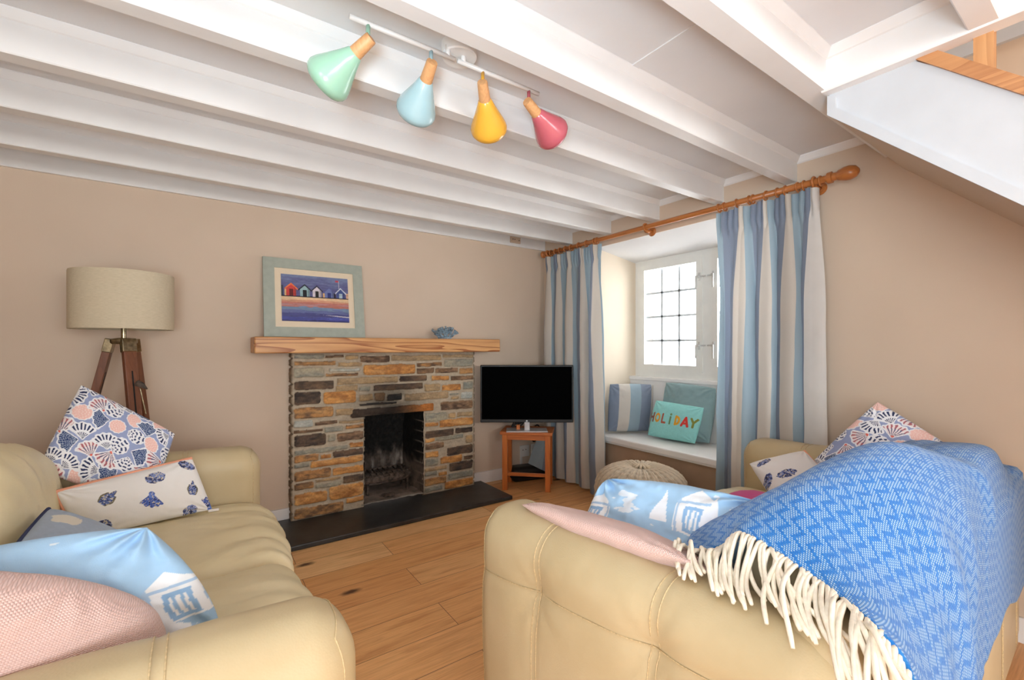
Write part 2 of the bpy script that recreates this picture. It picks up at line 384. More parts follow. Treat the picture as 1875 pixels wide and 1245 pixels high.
rel(prism('handrail', pts, 0, 1.80, 1.86, M['oak_rail'], ban), ban)
struct(box('baseboard_landing', (XW-.02, YR, 2.36), (XW, .72, 2.47), M['stair_white']))

# ------------------------------------------------------------------ window in the recess
XF = 3.10
win = struct(bpy.data.objects.new('window_1', None)); COL.objects.link(win)
Wy0, Wy1, Wz0, Wz1 = 1.235, 2.572, .90, 1.90
def frame_bm(x0, x1, ya, yb, za, zb, s, extra=()):
    bm = bmesh.new()
    for a, b in (((x0, ya, za), (x1, yb, za+s)), ((x0, ya, zb-s), (x1, yb, zb)), ((x0, ya, za+s), (x1, ya+s, zb-s)), ((x0, yb-s, za+s), (x1, yb, zb-s)))+tuple(extra): abox(bm, np.array(a), np.array(b))
    return bm
bm_obj('frame', frame_bm(XF, XF+.07, Wy0, Wy1, Wz0, Wz1, .064, [((XF, 1.856, Wz0+.064), (XF+.07, 1.950, Wz1-.064))]), M['upvc'], win)
k = NT('window_glass'); k.out((1, 1, 1, 1), 0, 0, .5); k.set(k.b.inputs['Transmission Weight'], 1); k.set(k.b.inputs['IOR'], 1.01)
M['glass'] = k.m
lead = plain('lead_glazing_bar', (206, 214, 220), .6)
for (a, b, hs) in ((1.938, 2.522, 1), (1.285, 1.868, -1)):
    x0, x1, s = XF-.012, XF-.001, .05
    bm = frame_bm(x0, x1, a, b, .955, 1.845, s)
    abox(bm, np.array([XF+.001, a+s-.008, .955+s-.008]), np.array([XF+.05, a+s, 1.845-s+.008]))
    sash = bm_obj('casement', bm, M['upvc'], win)
    box('pane', (XF+.018, a+s-.004, .955+s-.004), (XF+.022, b-s+.004, 1.845-s+.004), M['glass'], sash)
    bm = bmesh.new(); pa, pb, za, zb = a+s, b-s, .955+s, 1.845-s
    for i in (1, 2):
        y = pa+(pb-pa)*i/3; abox(bm, np.array([XF+.012, y-.008, za]), np.array([XF+.026, y+.008, zb]))
    for i in (1, 2, 3):
        z = za+(zb-za)*i/4; abox(bm, np.array([XF+.012, pa, z-.008]), np.array([XF+.028, pb, z+.008]))
    bm_obj('glazing_bar', bm, lead, sash)
    yh = a+.022 if hs > 0 else b-.022
    for zh in (1.66, 1.14):
        bm = bmesh.new(); abox(bm, np.array([XF-.02, yh-.008, zh-.01]), np.array([XF-.012, yh+.008, zh+.05]), .002)
        abox(bm, np.array([XF-.04, yh-.006, zh+.012]), np.array([XF-.012, yh+.006, zh+.03]), .002)
        abox(bm, np.array([XF-.044, yh-.006+.01*hs, zh-.075]), np.array([XF-.034, yh+.006+.01*hs, zh+.028]), .003)
        abox(bm, np.array([XF-.016, yh-.05*hs, zh+.015]), np.array([XF-.008, yh, zh+.028]), .002)
        bm_obj('handle', bm, M['metal'], win)
# white panel and ledge below the window, outer stone jamb
bm = bmesh.new(); abox(bm, np.array([3.05, OY0, .40]), np.array([3.11, OY1, .885])); abox(bm, np.array([3.038, OY0, .872]), np.array([3.12, OY1, .902]), .005)
struct(bm_obj('trim_%d' % nb, bm, M['white'])); nb += 1
ob = []
P = np.stack(np.meshgrid(np.linspace(0, 1, 14), np.linspace(0, 1, 70), indexing='ij'), -1)
jx = 3.185+.12*P[..., 0]; jz = .7+1.3*P[..., 1]; jy = 2.545-.03*fbm(np.stack([jx*9, jz*9], -1), 3, 4)+0*jx
struct(raw('wall_outer_jamb', np.stack([jx, jy, jz], -1).reshape(-1, 3), gridF(14, 70), plain('pink_outer_stone', (196, 180, 168), .9, var=.2, vs=12)))
struct(box('wall_outer', (XW+.52, OY0-.4, -.1), (XW+.62, OY1+.5, .87), M['wall']))
# window seat
seat = thing('window_seat', 'white painted window seat board spanning the recess under the window', 'window seat', (XW, 1.9, .41))
rel(box('seat_board', (XW-.03, OY0+.002, .412), (3.048, OY1-.014, .455), M['white'], seat, .008), seat)
rel(box('front_rail', (XW-.012, OY0+.004, .398), (XW+.012, OY1-.016, .411), M['white'], seat, .003), seat)
# ------------------------------------------------------------------ fireplace
STONES = '''0.496,1.072,0.683,1.106,g 0.683,1.074,0.815,1.097,b 0.82,1.06,0.907,1.095,t 0.912,1.039,1.127,1.09,b 1.132,1.046,1.542,1.091,t 1.549,1.064,1.825,1.094,t 0.496,1.025,0.759,1.058,m 0.77,1.013,0.931,1.045,t 1.33,1.001,1.549,1.033,m 1.564,0.992,1.825,1.056,g 0.496,0.949,0.681,1.014,g 0.71,0.979,0.917,1.006,w 0.937,0.948,1.324,1.027,o 0.683,0.948,0.907,0.974,m 1.33,0.947,1.477,0.995,b 1.484,0.948,1.688,0.988,b 1.694,0.935,1.825,0.983,m 0.496,0.867,0.743,0.929,d 0.759,0.89,1.197,0.941,t 1.204,0.893,1.42,0.941,d 1.455,0.89,1.608,0.932,o 1.616,0.884,1.825,0.925,b 0.75,0.844,0.901,0.891,t 0.907,0.839,0.991,0.875,g 1.009,0.835,1.385,0.883,d 1.392,0.81,1.534,0.87,t 1.542,0.805,1.707,0.859,o 1.719,0.806,1.825,0.873,g 0.496,0.771,0.661,0.86,d 0.674,0.765,0.893,0.852,o 0.911,0.77,1.01,0.822,t 1.017,0.763,1.095,0.828,b 1.105,0.76,1.223,0.812,k 1.237,0.748,1.602,0.808,t 1.608,0.77,1.693,0.789,g 1.616,0.736,1.691,0.764,t 1.702,0.732,1.825,0.79,w 0.907,0.736,1.178,0.758,k 0.496,0.681,0.737,0.757,m 0.748,0.681,0.872,0.73,t 0.849,0.659,1.477,0.721,l 1.527,0.653,1.825,0.725,b 1.399,0.575,1.59,0.647,g 1.599,0.588,1.668,0.633,t 1.676,0.592,1.825,0.633,t 0.496,0.625,0.614,0.676,w 0.619,0.629,0.765,0.659,b 0.77,0.625,0.943,0.651,t 0.815,0.586,0.943,0.618,m 0.496,0.589,0.672,0.614,b 0.677,0.578,0.804,0.616,g 1.52,0.522,1.825,0.587,o 1.399,0.539,1.514,0.572,o 0.496,0.498,0.693,0.582,d 0.699,0.516,0.755,0.571,g 0.761,0.507,0.943,0.571,b 1.399,0.453,1.653,0.512,d 1.662,0.465,1.825,0.511,d 0.496,0.449,0.838,0.485,g 0.844,0.454,0.943,0.493,o 1.399,0.422,1.484,0.456,o 1.491,0.423,1.735,0.463,g 1.746,0.374,1.825,0.446,t 0.496,0.398,0.651,0.452,m 0.656,0.406,0.724,0.44,o 0.732,0.399,0.943,0.449,d 1.399,0.366,1.564,0.417,b 1.586,0.294,1.825,0.368,d 0.496,0.362,0.593,0.397,g 0.598,0.351,0.943,0.402,o 1.399,0.303,1.517,0.355,o 1.527,0.238,1.722,0.297,o 1.73,0.244,1.825,0.279,b 0.496,0.277,0.726,0.345,m 0.733,0.279,0.943,0.333,o 1.399,0.238,1.514,0.297,g 1.608,0.17,1.825,0.243,d 0.623,0.252,0.793,0.275,t 0.804,0.217,0.943,0.271,d 1.399,0.196,1.593,0.228,t 1.399,0.164,1.505,0.198,g 1.514,0.15,1.593,0.182,o 0.496,0.219,0.615,0.269,m 0.621,0.211,0.797,0.245,g 1.399,0.091,1.586,0.152,m 1.599,0.11,1.825,0.162,g 0.496,0.121,0.704,0.198,o 0.711,0.117,0.943,0.215,o 1.564,0.037,1.825,0.102,o 1.399,0.044,1.552,0.086,g 0.82,0.077,0.943,0.116,o 0.496,0.021,0.81,0.106,m'''
OX0, OX1, OZ0, OZ1 = .945, 1.388, .045, .668        # fire opening
FX0, FX1, YF = .492, 1.826, 3.168
fp = thing('fireplace', 'fireplace of coursed orange, brown and grey stone with a small open hearth', 'fireplace', ((FX0+FX1)/2, YW, .03))
pal = {'o': ((206, 148, 84), (160, 108, 64), (228, 182, 122)), 'm': ((180, 132, 84), (100, 78, 62), (210, 164, 108)), 'b': ((142, 114, 90), (84, 66, 54), (166, 128, 90)), 'd': ((98, 80, 68), (62, 54, 50), (142, 112, 84)),
       'k': ((66, 60, 56), (44, 42, 42), (98, 86, 76)), 't': ((176, 150, 116), (150, 128, 100), (204, 168, 118)), 'g': ((158, 154, 138), (130, 130, 122), (182, 168, 140)), 'w': ((184, 184, 174), (160, 164, 158), (196, 186, 164)), 'l': ((96, 74, 58), (52, 46, 44), (190, 118, 58))}
st = []
for s in STONES.split():
    a = s.split(','); st.append([float(x) for x in a[:4]]+[a[4]])
dx = .004
sd = YW-YF
us = np.concatenate([np.linspace(-sd, -dx, 20), np.arange(FX1-FX0, 0, -dx)[::-1]-0.0, [FX1-FX0], FX1-FX0+np.linspace(dx, sd, 20)])
us = np.unique(np.round(us, 5)); zs = np.arange(.03, 1.1145, dx)
U, Z = np.meshgrid(us, zs, indexing='ij'); W_ = FX1-FX0
X = np.clip(FX0+U, FX0, FX1); Y = np.where(U < 0, YF-U, np.where(U > W_, YF+(U-W_), YF))
pq = np.stack([X*1.0+np.where(U < 0, U, 0), Z], -1)
warp = fbm(pq*14, 3, 5)*.006; warp2 = fbm(pq*11, 3, 9)*.009
H = np.zeros(U.shape); kind = np.full(U.shape, -1)
for i, (x0, z0, x1, z1, t) in enumerate(st):
    if x0 < .5: x0 = FX0+.004
    if x1 > 1.81: x1 = FX1-.004
    z0 = max(z0, .034); z1 = min(z1, 1.108)
    px = X+warp2; pz = Z+warp
    cx, cz, hx, hz = (x0+x1)/2, (z0+z1)/2, (x1-x0)/2-.002, (z1-z0)/2-.002
    rr = min(hx, hz)*.45
    q = np.hypot(np.maximum(np.abs(px-cx)-hx+rr, 0), np.maximum(np.abs(pz-cz)-hz+rr, 0))-rr
    h = ss(.003, -.007, q); h = np.where((U < 0) | (U > W_), 0, h)
    up = h > H; H = np.maximum(H, h); kind = np.where(up & (h > .45), i, kind)
# rough courses on the two return sides
rows = np.cumsum(np.array([0]+[.05+.07*random.random() for _ in range(16)]))
side = (U < 0) | (U > W_)
rid = np.searchsorted(rows, Z+warp); rz = np.minimum(np.abs(Z+warp-rows[np.clip(rid-1, 0, 16)]), np.abs(rows[np.clip(rid, 0, 16)]-Z-warp))
H = np.where(side, ss(.003, .011, rz)*.9, H)
C = np.empty(U.shape+(3,)); n1 = fbm(np.stack([X*26, Z*60, Y*30], -1), 4, 2); n2 = fbm(np.stack([X*7, Z*18, Y*9], -1), 4, 3); n3 = fbm(np.stack([X*120, Z*150, Y*120], -1), 2, 8)
mort = np.array([178, 164, 144.]); C[:] = mort*(1+.10*n1[..., None]+.06*n3[..., None])
for i, s_ in enumerate(st):
    a, b, c = [np.array(v, float) for v in pal[s_[4]]]; mk = kind == i
    f1 = np.clip(.5+1.3*n1+.5*(i*7 % 5-2)*.1, 0, 1)[mk][:, None]; f2 = np.clip(.1+1.6*n2, 0, 1)[mk][:, None]
    cc = a*(1-f1)+b*f1; cc = cc*(1-f2*.8)+c*f2*.8
    if s_[4] == 'l':
        g = ss(1.12, 1.42, X[mk]+.1*n2[mk])[:, None]; cc = np.array([78, 64, 54.])*(1-g)+np.array([186, 116, 58.])*g; cc *= 1+.25*n1[mk][:, None]
    C[mk] = cc*(1+.12*n3[mk][:, None])
C[side] = np.where((H > .5)[side][:, None], np.array([124, 106, 86.])*(1+.3*n2[side][:, None]+.2*n1[side][:, None]), mort*.85)
# soot stain above the opening belongs to the stone
sootm = np.exp(-((X-1.12)/.22)**2)*ss(1.02, .68, Z)*(Z > .64)*np.clip(.75+n2, 0, 1); C *= (1-.55*sootm[..., None])
D = H*.013+H*.004*n1+.0015*n3
jag = fbm(np.stack([0*U, Z*40], -1), 2, 6)*.006
Xo = X-np.where(U < 0, D, 0)+np.where(U > W_, D, 0); Yo = np.where(side, Y, Y-D)
mid = np.stack([(X[:-1, :-1]+X[1:, 1:])/2, (Z[:-1, :-1]+Z[1:, 1:])/2], -1)
keep = ~((mid[..., 0]+jag[:-1, :-1] > OX0) & (mid[..., 0]+jag[:-1, :-1] < OX1) & (mid[..., 1] > .03) & (mid[..., 1] < OZ1) & (~side[:-1, :-1]))
rel(raw('stonework', np.stack([Xo, Yo, Z], -1).reshape(-1, 3), gridF(len(us), len(zs), keep=keep), M['stone'], fp, True, col=np.clip(C, 0, 255).reshape(-1, 3)), fp)
rel(box('top_bed', (FX0+.01, YF+.012, 1.095), (FX1-.01, YW, 1.112), plain('mortar', (150, 138, 120), .9), fp), fp)
# firebox (back, cheeks, hearth bed, smoke hood)
def patch(name, o, a, b, n, m, fn, parent, m_):
    s, t = np.meshgrid(np.linspace(0, 1, n), np.linspace(0, 1, m), indexing='ij')
    P = np.array(o)+s[..., None]*np.array(a)+t[..., None]*np.array(b); P, c = fn(P, s, t)
    return rel(raw(name, P.reshape(-1, 3), gridF(n, m), m_, parent, True, col=np.clip(c, 0, 255).reshape(-1, 3)), parent)
YB = 3.50
def fback(P, s, t):
    n = fbm(np.stack([s*16, t*5], -1), 4, 21); nn = fbm(np.stack([s*40, t*40], -1), 3, 22)
    ash = ss(.52, .30, t+.14*n); st_ = np.clip(fbm(np.stack([s*15, t*2.2], -1), 3, 23)*2.2, 0, 1)*ss(.46, .3, t+.1*n)*ss(.1, .2, t)
    c = np.array([26, 24, 22.])*(1+.5*nn[..., None]); c = c*(1-ash[..., None]*.8)+np.array([104, 92, 84.])*ash[..., None]*.8*(1+.3*nn[..., None])
    c = c*(1-.75*st_[..., None])+np.array([178, 170, 162.])*.75*st_[..., None]
    P = P.copy(); P[..., 1] += .012*nn+.02*np.sin(s*PI)-.05*ss(.55, 1, t); return P, c
patch('fireback', (OX0-.03, YB, .045), (OX1-OX0+.06, 0, 0), (0, 0, .68), 90, 120, fback, fp, M['stone'])
def fcheek(P, s, t):
    n = fbm(np.stack([s*8, t*14], -1), 4, 31); rowp = np.abs(np.modf(t*8.3+.25*n*.3)[0]-.5)*2
    dark = ss(.28, .48, t+.12*n)
    c = np.array([118, 104, 94.])*(1-dark[..., None])+np.array([30, 27, 25.])*dark[..., None]; c = c*(1+.3*n[..., None])
    edge = ss(.82, .95, rowp)*ss(.55, .2, s)*.75; c = c*(1-edge[..., None])+np.array([150, 138, 126.])*edge[..., None]
    P = P.copy(); P[..., 0] += (.006*n+.01*ss(.7, 1, rowp)*0); return P, c
patch('cheek', (OX1, YF-.012, .03), (-.03, YB-YF+.02, 0), (0, 0, .66), 50, 110, fcheek, fp, M['stone'])
patch('cheek', (OX0, YF-.012, .03), (.03, YB-YF+.02, 0), (0, 0, .66), 50, 110, fcheek, fp, M['stone'])
def fbed(P, s, t):
    n = fbm(np.stack([s*14, t*10], -1), 4, 41); c = np.array([134, 120, 110.])*(1+.22*n[..., None]); c = np.where((t < .06)[..., None], np.array([170, 164, 154.]), c)
    P = P.copy(); P[..., 2] += .006*n; return P, c
patch('ash_bed', (OX0-.02, YF-.016, .047), (OX1-OX0+.04, 0, 0), (0, YB-YF+.03, .02), 80, 60, fbed, fp, M['stone'])
rel(box('throat', (OX0-.03, YF+.01, OZ1+.002), (OX1+.03, YB, OZ1+.03), plain('soot', (22, 20, 19), .95), fp), fp)
# iron grate
gr = thing('fire_grate', 'low rusty iron fire grate with curved front bar inside the stone fireplace', 'fire grate', (1.16, 3.30, .05))
arc = lambda y0, d, z, n=24: [(OX0+.03+.38*t, y0-d*math.sin(PI*t)**.7, z) for t in np.linspace(0, 1, n)]
V = []; F = []
A = np.array(arc(3.30, .06, .185)); B = np.array(arc(3.30, .06, .165)); Cc = np.array(arc(3.36, .0, .205))
rel(raw('front_lip', np.stack([Cc, A, B, B+np.array([0, .015, -.02])], 1).reshape(-1, 3), gridF(24, 4), M['iron'], gr), gr)
for i in range(9):
    x = OX0+.06+.32*i/8; y = 3.30-.055*math.sin(PI*(x-OX0-.03)/.38)**.7
    rel(tube('bar', [(x, y+.01, .19), (x, y+.05, .20), (x, 3.44, .21)], .006, M['iron'], gr), gr)
for x, y in ((OX0+.07, 3.31), (OX1-.07, 3.31), (OX0+.07, 3.43), (OX1-.07, 3.43)):
    rel(box('leg', (x-.008, y-.008, .05), (x+.008, y+.008, .20), M['iron'], gr), gr)
rel(tube('back_bar', [(OX0+.04, 3.44, .21), (OX1-.04, 3.44, .21)], .008, M['iron'], gr), gr)
bed = thing('ash_pan_lid', 'small round iron lid lying in the ash under the fire grate', 'lid', (1.14, 3.235, .056))
lathe('lid', [(.0, 0), (.045, 0), (.05, .006), (.03, .012), (.0, .012)], M['iron'], bed, 24, cap=False)
# hearth slab and mantel shelf
hs = tag(box('hearth_slab', (.40, 2.765, .0), (1.935, YW-.019, .03), M['slate'], bev=.006), 'polished black slate hearth slab on the floor in front of the stone fireplace', 'hearth')
ms = tag(box('mantel_shelf', (.262, 3.0, 1.112), (1.978, YW-.001, 1.211), M['oak'], bev=.007), 'thick oak beam mantel shelf above the stone fireplace', 'mantel shelf')
# ------------------------------------------------------------------ framed beach hut picture leaning on the mantel
pw, ph = .616, .515
pic = thing('framed_picture', 'wide sage green frame with a print of beach huts, leaning on the mantel', 'picture', (.633, 3.135, 1.2125))
tilt = math.atan2(.085, .508); pic.rotation_euler = (-tilt, 0, 0)
bm = bmesh.new(); b_ = .064
for a, b in (((-pw/2, -.011, 0), (pw/2, .011, b_)), ((-pw/2, -.011, ph-b_), (pw/2, .011, ph)), ((-pw/2, -.011, b_), (-pw/2+b_, .011, ph-b_)), ((pw/2-b_, -.011, b_), (pw/2, .011, ph-b_))):
    abox(bm, np.array(a), np.array(b))
bm_obj('frame', bm, plain('sage_frame', (164, 170, 158), .6, var=.03, vs=30), pic)
box('mount', (-pw/2+b_-.002, -.004, b_-.002), (pw/2-b_+.002, .004, ph-b_+.002), plain('cream_mount', (228, 210, 184), .8, var=.01), pic)
aw, ah = pw-2*b_-.074, ph-2*b_-.078
na, ma = 300, 210
A_, B_ = np.meshgrid(np.linspace(0, 1, na), np.linspace(0, 1, ma), indexing='ij')
def art(s, t):      # s across, t up
    n = fbm(np.stack([s*5, t*26], -1), 4, 51); nn = fbm(np.stack([s*30, t*40], -1), 3, 52)
    c = np.empty(s.shape+(3,))
    def put(mask, col, v=.12): c[mask] = (np.array(col, float)*(1+v*n[..., None]+.06*nn[..., None]))[mask]
    sky = np.clip(.5+.9*n+.8*(t-.86)*4, 0, 1)[..., None]
    c[:] = np.array([92, 92, 138.])*(1-sky)+np.array([120, 132, 168.])*sky; c *= 1+.08*nn[..., None]
    g = t-.03*s
    put(t < .54+.01*n, (222, 188, 150)); put(t < .46+.03*n, (206, 150, 122)); put(t < .42+.04*n, (190, 120, 108)); put((t < .38+.05*n) & (n > -.1), (176, 128, 130))
    put(t < .32+.03*n, (118, 140, 170)); put(t < .25+.05*n, (100, 108, 156)); put(t < .18+.04*n, (74, 76, 132)); put(t < .10+.05*n, (70, 76, 150)); put(t < .02+.05*n, (52, 52, 104))
    put((np.abs(t-.135+.09*(s-.8)) < .012*ss(.55, .9, s)), (196, 192, 204)); put((np.abs(t-.08+.05*n) < .006) & (s > .3), (90, 100, 176))
    base = .545
    put((t > .525) & (t < .55), (40, 38, 52))
    huts = [(.14, .165, (206, 70, 66), (226, 120, 70), (110, 40, 44), .81), (.335, .165, (150, 180, 184), (36, 42, 56), (34, 36, 44), .80), (.515, .155, (216, 206, 214), (44, 46, 66), (42, 38, 40), .79), (.70, .16, (112, 124, 176), (92, 98, 150), (52, 60, 122), .775), (.88, .15, (66, 84, 142), (200, 206, 220), (172, 190, 200), .77)]
    put((s < .03) & (t > base) & (t < .76), (56, 66, 84)); put((s > .045) & (s < .07) & (t > base) & (t < .68), (222, 186, 130)); put((s > .605) & (s < .63) & (t > base) & (t < .64), (224, 180, 120)); put((s > .77) & (s < .80) & (t > base) & (t < .66), (40, 36, 52)); put((s > .965) & (t > base) & (t < .66), (204, 160, 130))
    for x, w_, wall, roof, door, top in huts:
        dxx = np.abs(s-x); ev = top-.09; roofz = top-(dxx/(w_/2))*.105
        put((dxx < w_/2-.012) & (t > base) & (t < roofz), wall); put((s-x > w_*.25) & (dxx < w_/2-.012) & (t > base) & (t < roofz), np.array(wall)*.8)
        put((dxx < w_/2+.012) & (t < roofz+.012) & (t > roofz-.022), roof); put((dxx < w_*.17) & (t > base) & (t < ev-.03), door)
    put((np.abs(s-.855) < .004) & (t > .76) & (t < .93), (214, 206, 214)); put((s > .80) & (s < .852) & (t > .90) & (t < .945), (186, 74, 88))
    return np.clip(c, 0, 255)
P = np.stack([(A_-.5)*aw, np.full(A_.shape, -.0065), ph/2+(B_-.5)*ah], -1)
raw('print', P.reshape(-1, 3), gridF(na, ma), M['art'], pic, col=art(A_, B_).reshape(-1, 3))
box('backing_board', (-pw/2+.02, .0105, .02), (pw/2-.02, .0125, ph-.02), M['pine_h'], pic)
# ------------------------------------------------------------------ coral ornament
cor = thing('coral_ornament', 'spiky grey-blue coral ornament standing on the oak mantel shelf', 'ornament', (1.54, 3.11, 1.211))
rnd = random.Random(4); V = []; F = []; o_ = 0
def branch(p, d, L, r, dep):
    global o_
    q = p+d*L; mids = [p, p+d*L*.5+Vector((rnd.uniform(-1, 1), rnd.uniform(-1, 1), rnd.uniform(-1, 1)))*L*.08, q]
    v, f = tubeVF(np.array([list(x) for x in mids]), np.array([r, r*.9, r*.8 if dep else r*.75]), 7, off=o_); V.append(v); F.extend(f); o_ += len(v)
    if dep == 0:
        for k in range(3):
            e = (d+Vector((rnd.uniform(-.8, .8), rnd.uniform(-.8, .8), rnd.uniform(-.4, .8)))).normalized()
            v, f = tubeVF(np.array([list(q-d*.004), list(q+e*.014)]), np.array([r*.75, r*.45]), 6, off=o_); V.append(v); F.extend(f); o_ += len(v)
        return
    for k in range(3 if dep > 1 else 2+(rnd.random() > .5)):
        e = (d+Vector((rnd.uniform(-.9, .9), rnd.uniform(-.7, .7), rnd.uniform(-.35, .75)))).normalized()
        branch(q, e, L*.72, r*.82, dep-1)
for x, ang, L in ((-.06, -.95, .055), (-.035, -.5, .045), (-.01, -.15, .05), (.02, .15, .05), (.04, .5, .048), (.06, .95, .045), (0, .4, .04), (-.02, -.8, .045)):
    branch(Vector((x*.6, rnd.uniform(-.02, .02), .006)), Vector((math.sin(ang), rnd.uniform(-.25, .25), math.cos(ang)*.9)).normalized(), L*.74, .0098, 2)
Vc = np.concatenate(V); Vc[:, 2] = np.maximum(Vc[:, 2], .0)
raw('branches', Vc, F, M['coral'], cor)
lathe('foot', [(0, 0), (.055, 0), (.05, .012), (.03, .02), (0, .022)], M['coral'], cor, 20, cap=False)

# ------------------------------------------------------------------ sockets and junction plate
def socket(name, label, x, z, wd, ht, m, y=YW, holes=()):
    t = thing(name, label, 'socket', (x, y, z))
    box('plate', (-wd/2, -.012, -ht/2), (wd/2, 0, ht/2), m, t, .003)
    for hx, hz in holes: box('slot', (hx-.004, -.0128, hz-.004), (hx+.004, -.0115, hz+.004), M['dark_slot'], t)
    return t
socket('wall_socket', 'white square wall socket with two dark holes low behind the pine stool', 2.40, .215, .10, .10, M['socket'], holes=((-.02, .01), (.012, .012)))
socket('wall_socket', 'white plain wall socket beside the black cables near the window curtain', 2.52, .22, .085, .09, M['socket'], holes=((0, .01),))
socket('junction_plate', 'beige socket plate high on the white beam near the curtain pole end', 2.285, 2.093, .11, .055, M['beige_plastic'], y=YW-.02, holes=((-.028, .004), (-.008, .004), (.038, 0)))
box('cable_trunking', (2.352, YW-.012, .099), (2.372, YW, .165), M['socket']); tag(bpy.data.objects['cable_trunking'], 'short white cable trunking running down from the wall socket', 'trunking')

# ------------------------------------------------------------------ pine stool with television
sc_, ss_ = .72, -.695
sa = math.atan2(-.695, .72)
C0 = Vector((2.222, 2.955, 0))
stl = thing('pine_stool', 'small orange pine stool by the fireplace carrying the television', 'stool', C0, sa)
sw, sd_ = .345, .215
for ix in (-1, 1):
    for iy in (-1, 1):
        box('leg', (ix*sw/2-.021, iy*sd_/2-.021, 0), (ix*sw/2+.021, iy*sd_/2+.021, .447), M['pine'], stl, .003)
box('top', (-sw/2-.038, -sd_/2-.036, .447), (sw/2+.038, sd_/2+.036, .473), M['pine_h'], stl, .006)
for iy in (-1, 1):
    box('apron', (-sw/2+.02, iy*sd_/2-.01, .405), (sw/2-.02, iy*sd_/2+.01, .446), M['pine_h'], stl)
    if iy < 0: box('stretcher', (-sw/2+.02, iy*sd_/2-.011, .115), (sw/2-.02, iy*sd_/2+.011, .14), M['pine_h'], stl, .002)
for ix in (-1, 1):
    box('apron', (ix*sw/2-.01, -sd_/2+.02, .405), (ix*sw/2+.01, sd_/2-.02, .446), M['pine'], stl)
    box('stretcher', (ix*sw/2-.011, -sd_/2+.02, .075), (ix*sw/2+.011, sd_/2-.02, .10), M['pine'], stl, .002)
tvl = Vector((2.172, 2.905, .4735)); ta = math.atan2(-.436, .616)
tv = thing('television', 'flat black television switched off on the pine stool', 'television', tvl, ta)
tw = .752
bm = bmesh.new(); zb_, zt_ = .066, .53
abox(bm, np.array([-tw/2, -.012, zb_]), np.array([tw/2, .022, zt_]), .006); abox(bm, np.array([-tw*.33, .02, zb_+.05]), np.array([tw*.33, .05, zt_-.1]), .012)
bm_obj('casing', bm, M['black'], tv)
k = NT('black_screen'); k.out((0, 0, 0, 1), .6, 0, .02); M['screen'] = k.m
box('screen', (-tw/2+.012, -.0135, zb_+.026), (tw/2-.012, -.0115, zt_-.012), M['screen'], tv)
box('base_plate', (-.165, -.085, 0), (.165, .075, .010), M['silver'], tv, .003)
box('neck', (-.02, -.03, .008), (.024, .004, .072), M['silver'], tv, .004)
lathe('logo_badge', [(0, 0), (.008, 0), (.008, .002), (0, .002)], M['silver'], tv, 16, Matrix.Translation((0, -.0125, zb_+.013)) @ Matrix.Rotation(PI/2, 4, 'X'), cap=False)
rnd = random.Random(2); Ps = []
for i in range(6):
    c = np.array([-.09+.03*rnd.random(), .05, .018]); a = np.linspace(0, 5, 30); rr = .018+.014*rnd.random()
    Ps.append(np.stack([c[0]+rr*1.8*np.cos(a+i), c[1]+.006*i-.02+0*a, c[2]+rr+rr*np.sin(a*1.3+i)*.8], -1))
cb = tubes('cable_bundle', Ps, .0035, M['black']); cb.location = tvl; cb.rotation_euler = (0, 0, ta)
tag(cb, 'tangle of black cables on the stool behind the television stand', 'cables')
pl = thing('power_adapter', 'small orange-brown plug tangled in cables behind the television', 'adapter', tvl+Vector((-.045, .055, 0)), ta)
box('body', (-.015, -.012, .001), (.015, .012, .045), M['pine'], pl, .004)
bx = thing('black_case', 'low black rounded case lying on the floor behind the pine stool', 'case', (2.335, 3.125, 0), -.2)
P, Nn, F, C = rbox((.33, .17, .125), .05, .02); P[:, 2] += .0625; raw('case_body', P, F, M['black'], bx)
box('zip_line', (-.172, -.087, .046), (.172, .087, .052), M['dark_slot'], bx)
Ps = []
for i in range(4):
    a = np.linspace(0, 1, 20); Ps.append(np.stack([2.50+.012*i+.02*np.sin(a*7+i), 3.18-.02*a+.01*i, .40-.27*a+.03*np.sin(a*5+i)], -1))
Ps.append(np.stack([2.50+.03*np.cos(np.linspace(0, 6, 24)), np.full(24, 3.19), .41+.035*np.sin(np.linspace(0, 6, 24))], -1))
Ps.append(np.stack([2.46+.02*np.cos(np.linspace(0, 6, 24)), np.full(24, 3.18), .33+.025*np.sin(np.linspace(0, 6, 24))], -1))
tag(tubes('looped_cable', Ps, .007, M['black']), 'looped black cable hanging by the white wall socket near the curtain', 'cable')

# ------------------------------------------------------------------ tripod floor lamp
LX, LY = -.314, 2.97
lamp = thing('tripod_floor_lamp', 'tripod floor lamp with dark wood legs and a pale linen drum shade', 'floor lamp', (LX, LY, 0))
kk = NT('linen_shade'); v = kk.coord('Object', (60, 60, 500)); h = kk.noise(v, 1, 3); kk.bump(h, .15, .002)
M['linen'] = kk.out(kk.ramp(h, [(.3, (208, 194, 166)), (.7, (222, 208, 182))]), .9, 0, .2)
sh_ = lathe('shade', [(.202, 1.243), (.204, 1.238), (.2045, 1.243), (.2045, 1.513), (.203, 1.518), (.2005, 1.513), (.2, 1.245)], M['linen'], lamp, 72, cap=False)
tubes('shade_spider', [[(.0, 0, 1.30), (.2*math.cos(a), .2*math.sin(a), 1.262)] for a in (0.3, 2.4, 4.5)], .002, M['brass'], lamp)
lathe('stem', [(.0, 1.18), (.011, 1.18), (.011, 1.262), (.016, 1.266), (.016, 1.32), (0, 1.32)], M['brass'], lamp, 20, cap=False)
lathe('hub', [(0, 1.165), (.05, 1.165), (.055, 1.172), (.055, 1.186), (.05, 1.19), (.02, 1.196), (0, 1.196)], M['brass'], lamp, 28, cap=False)
fw = Vector((math.sin(math.radians(34.9)), math.cos(math.radians(34.9)), 0)); rt = Vector((fw.y, -fw.x, 0))
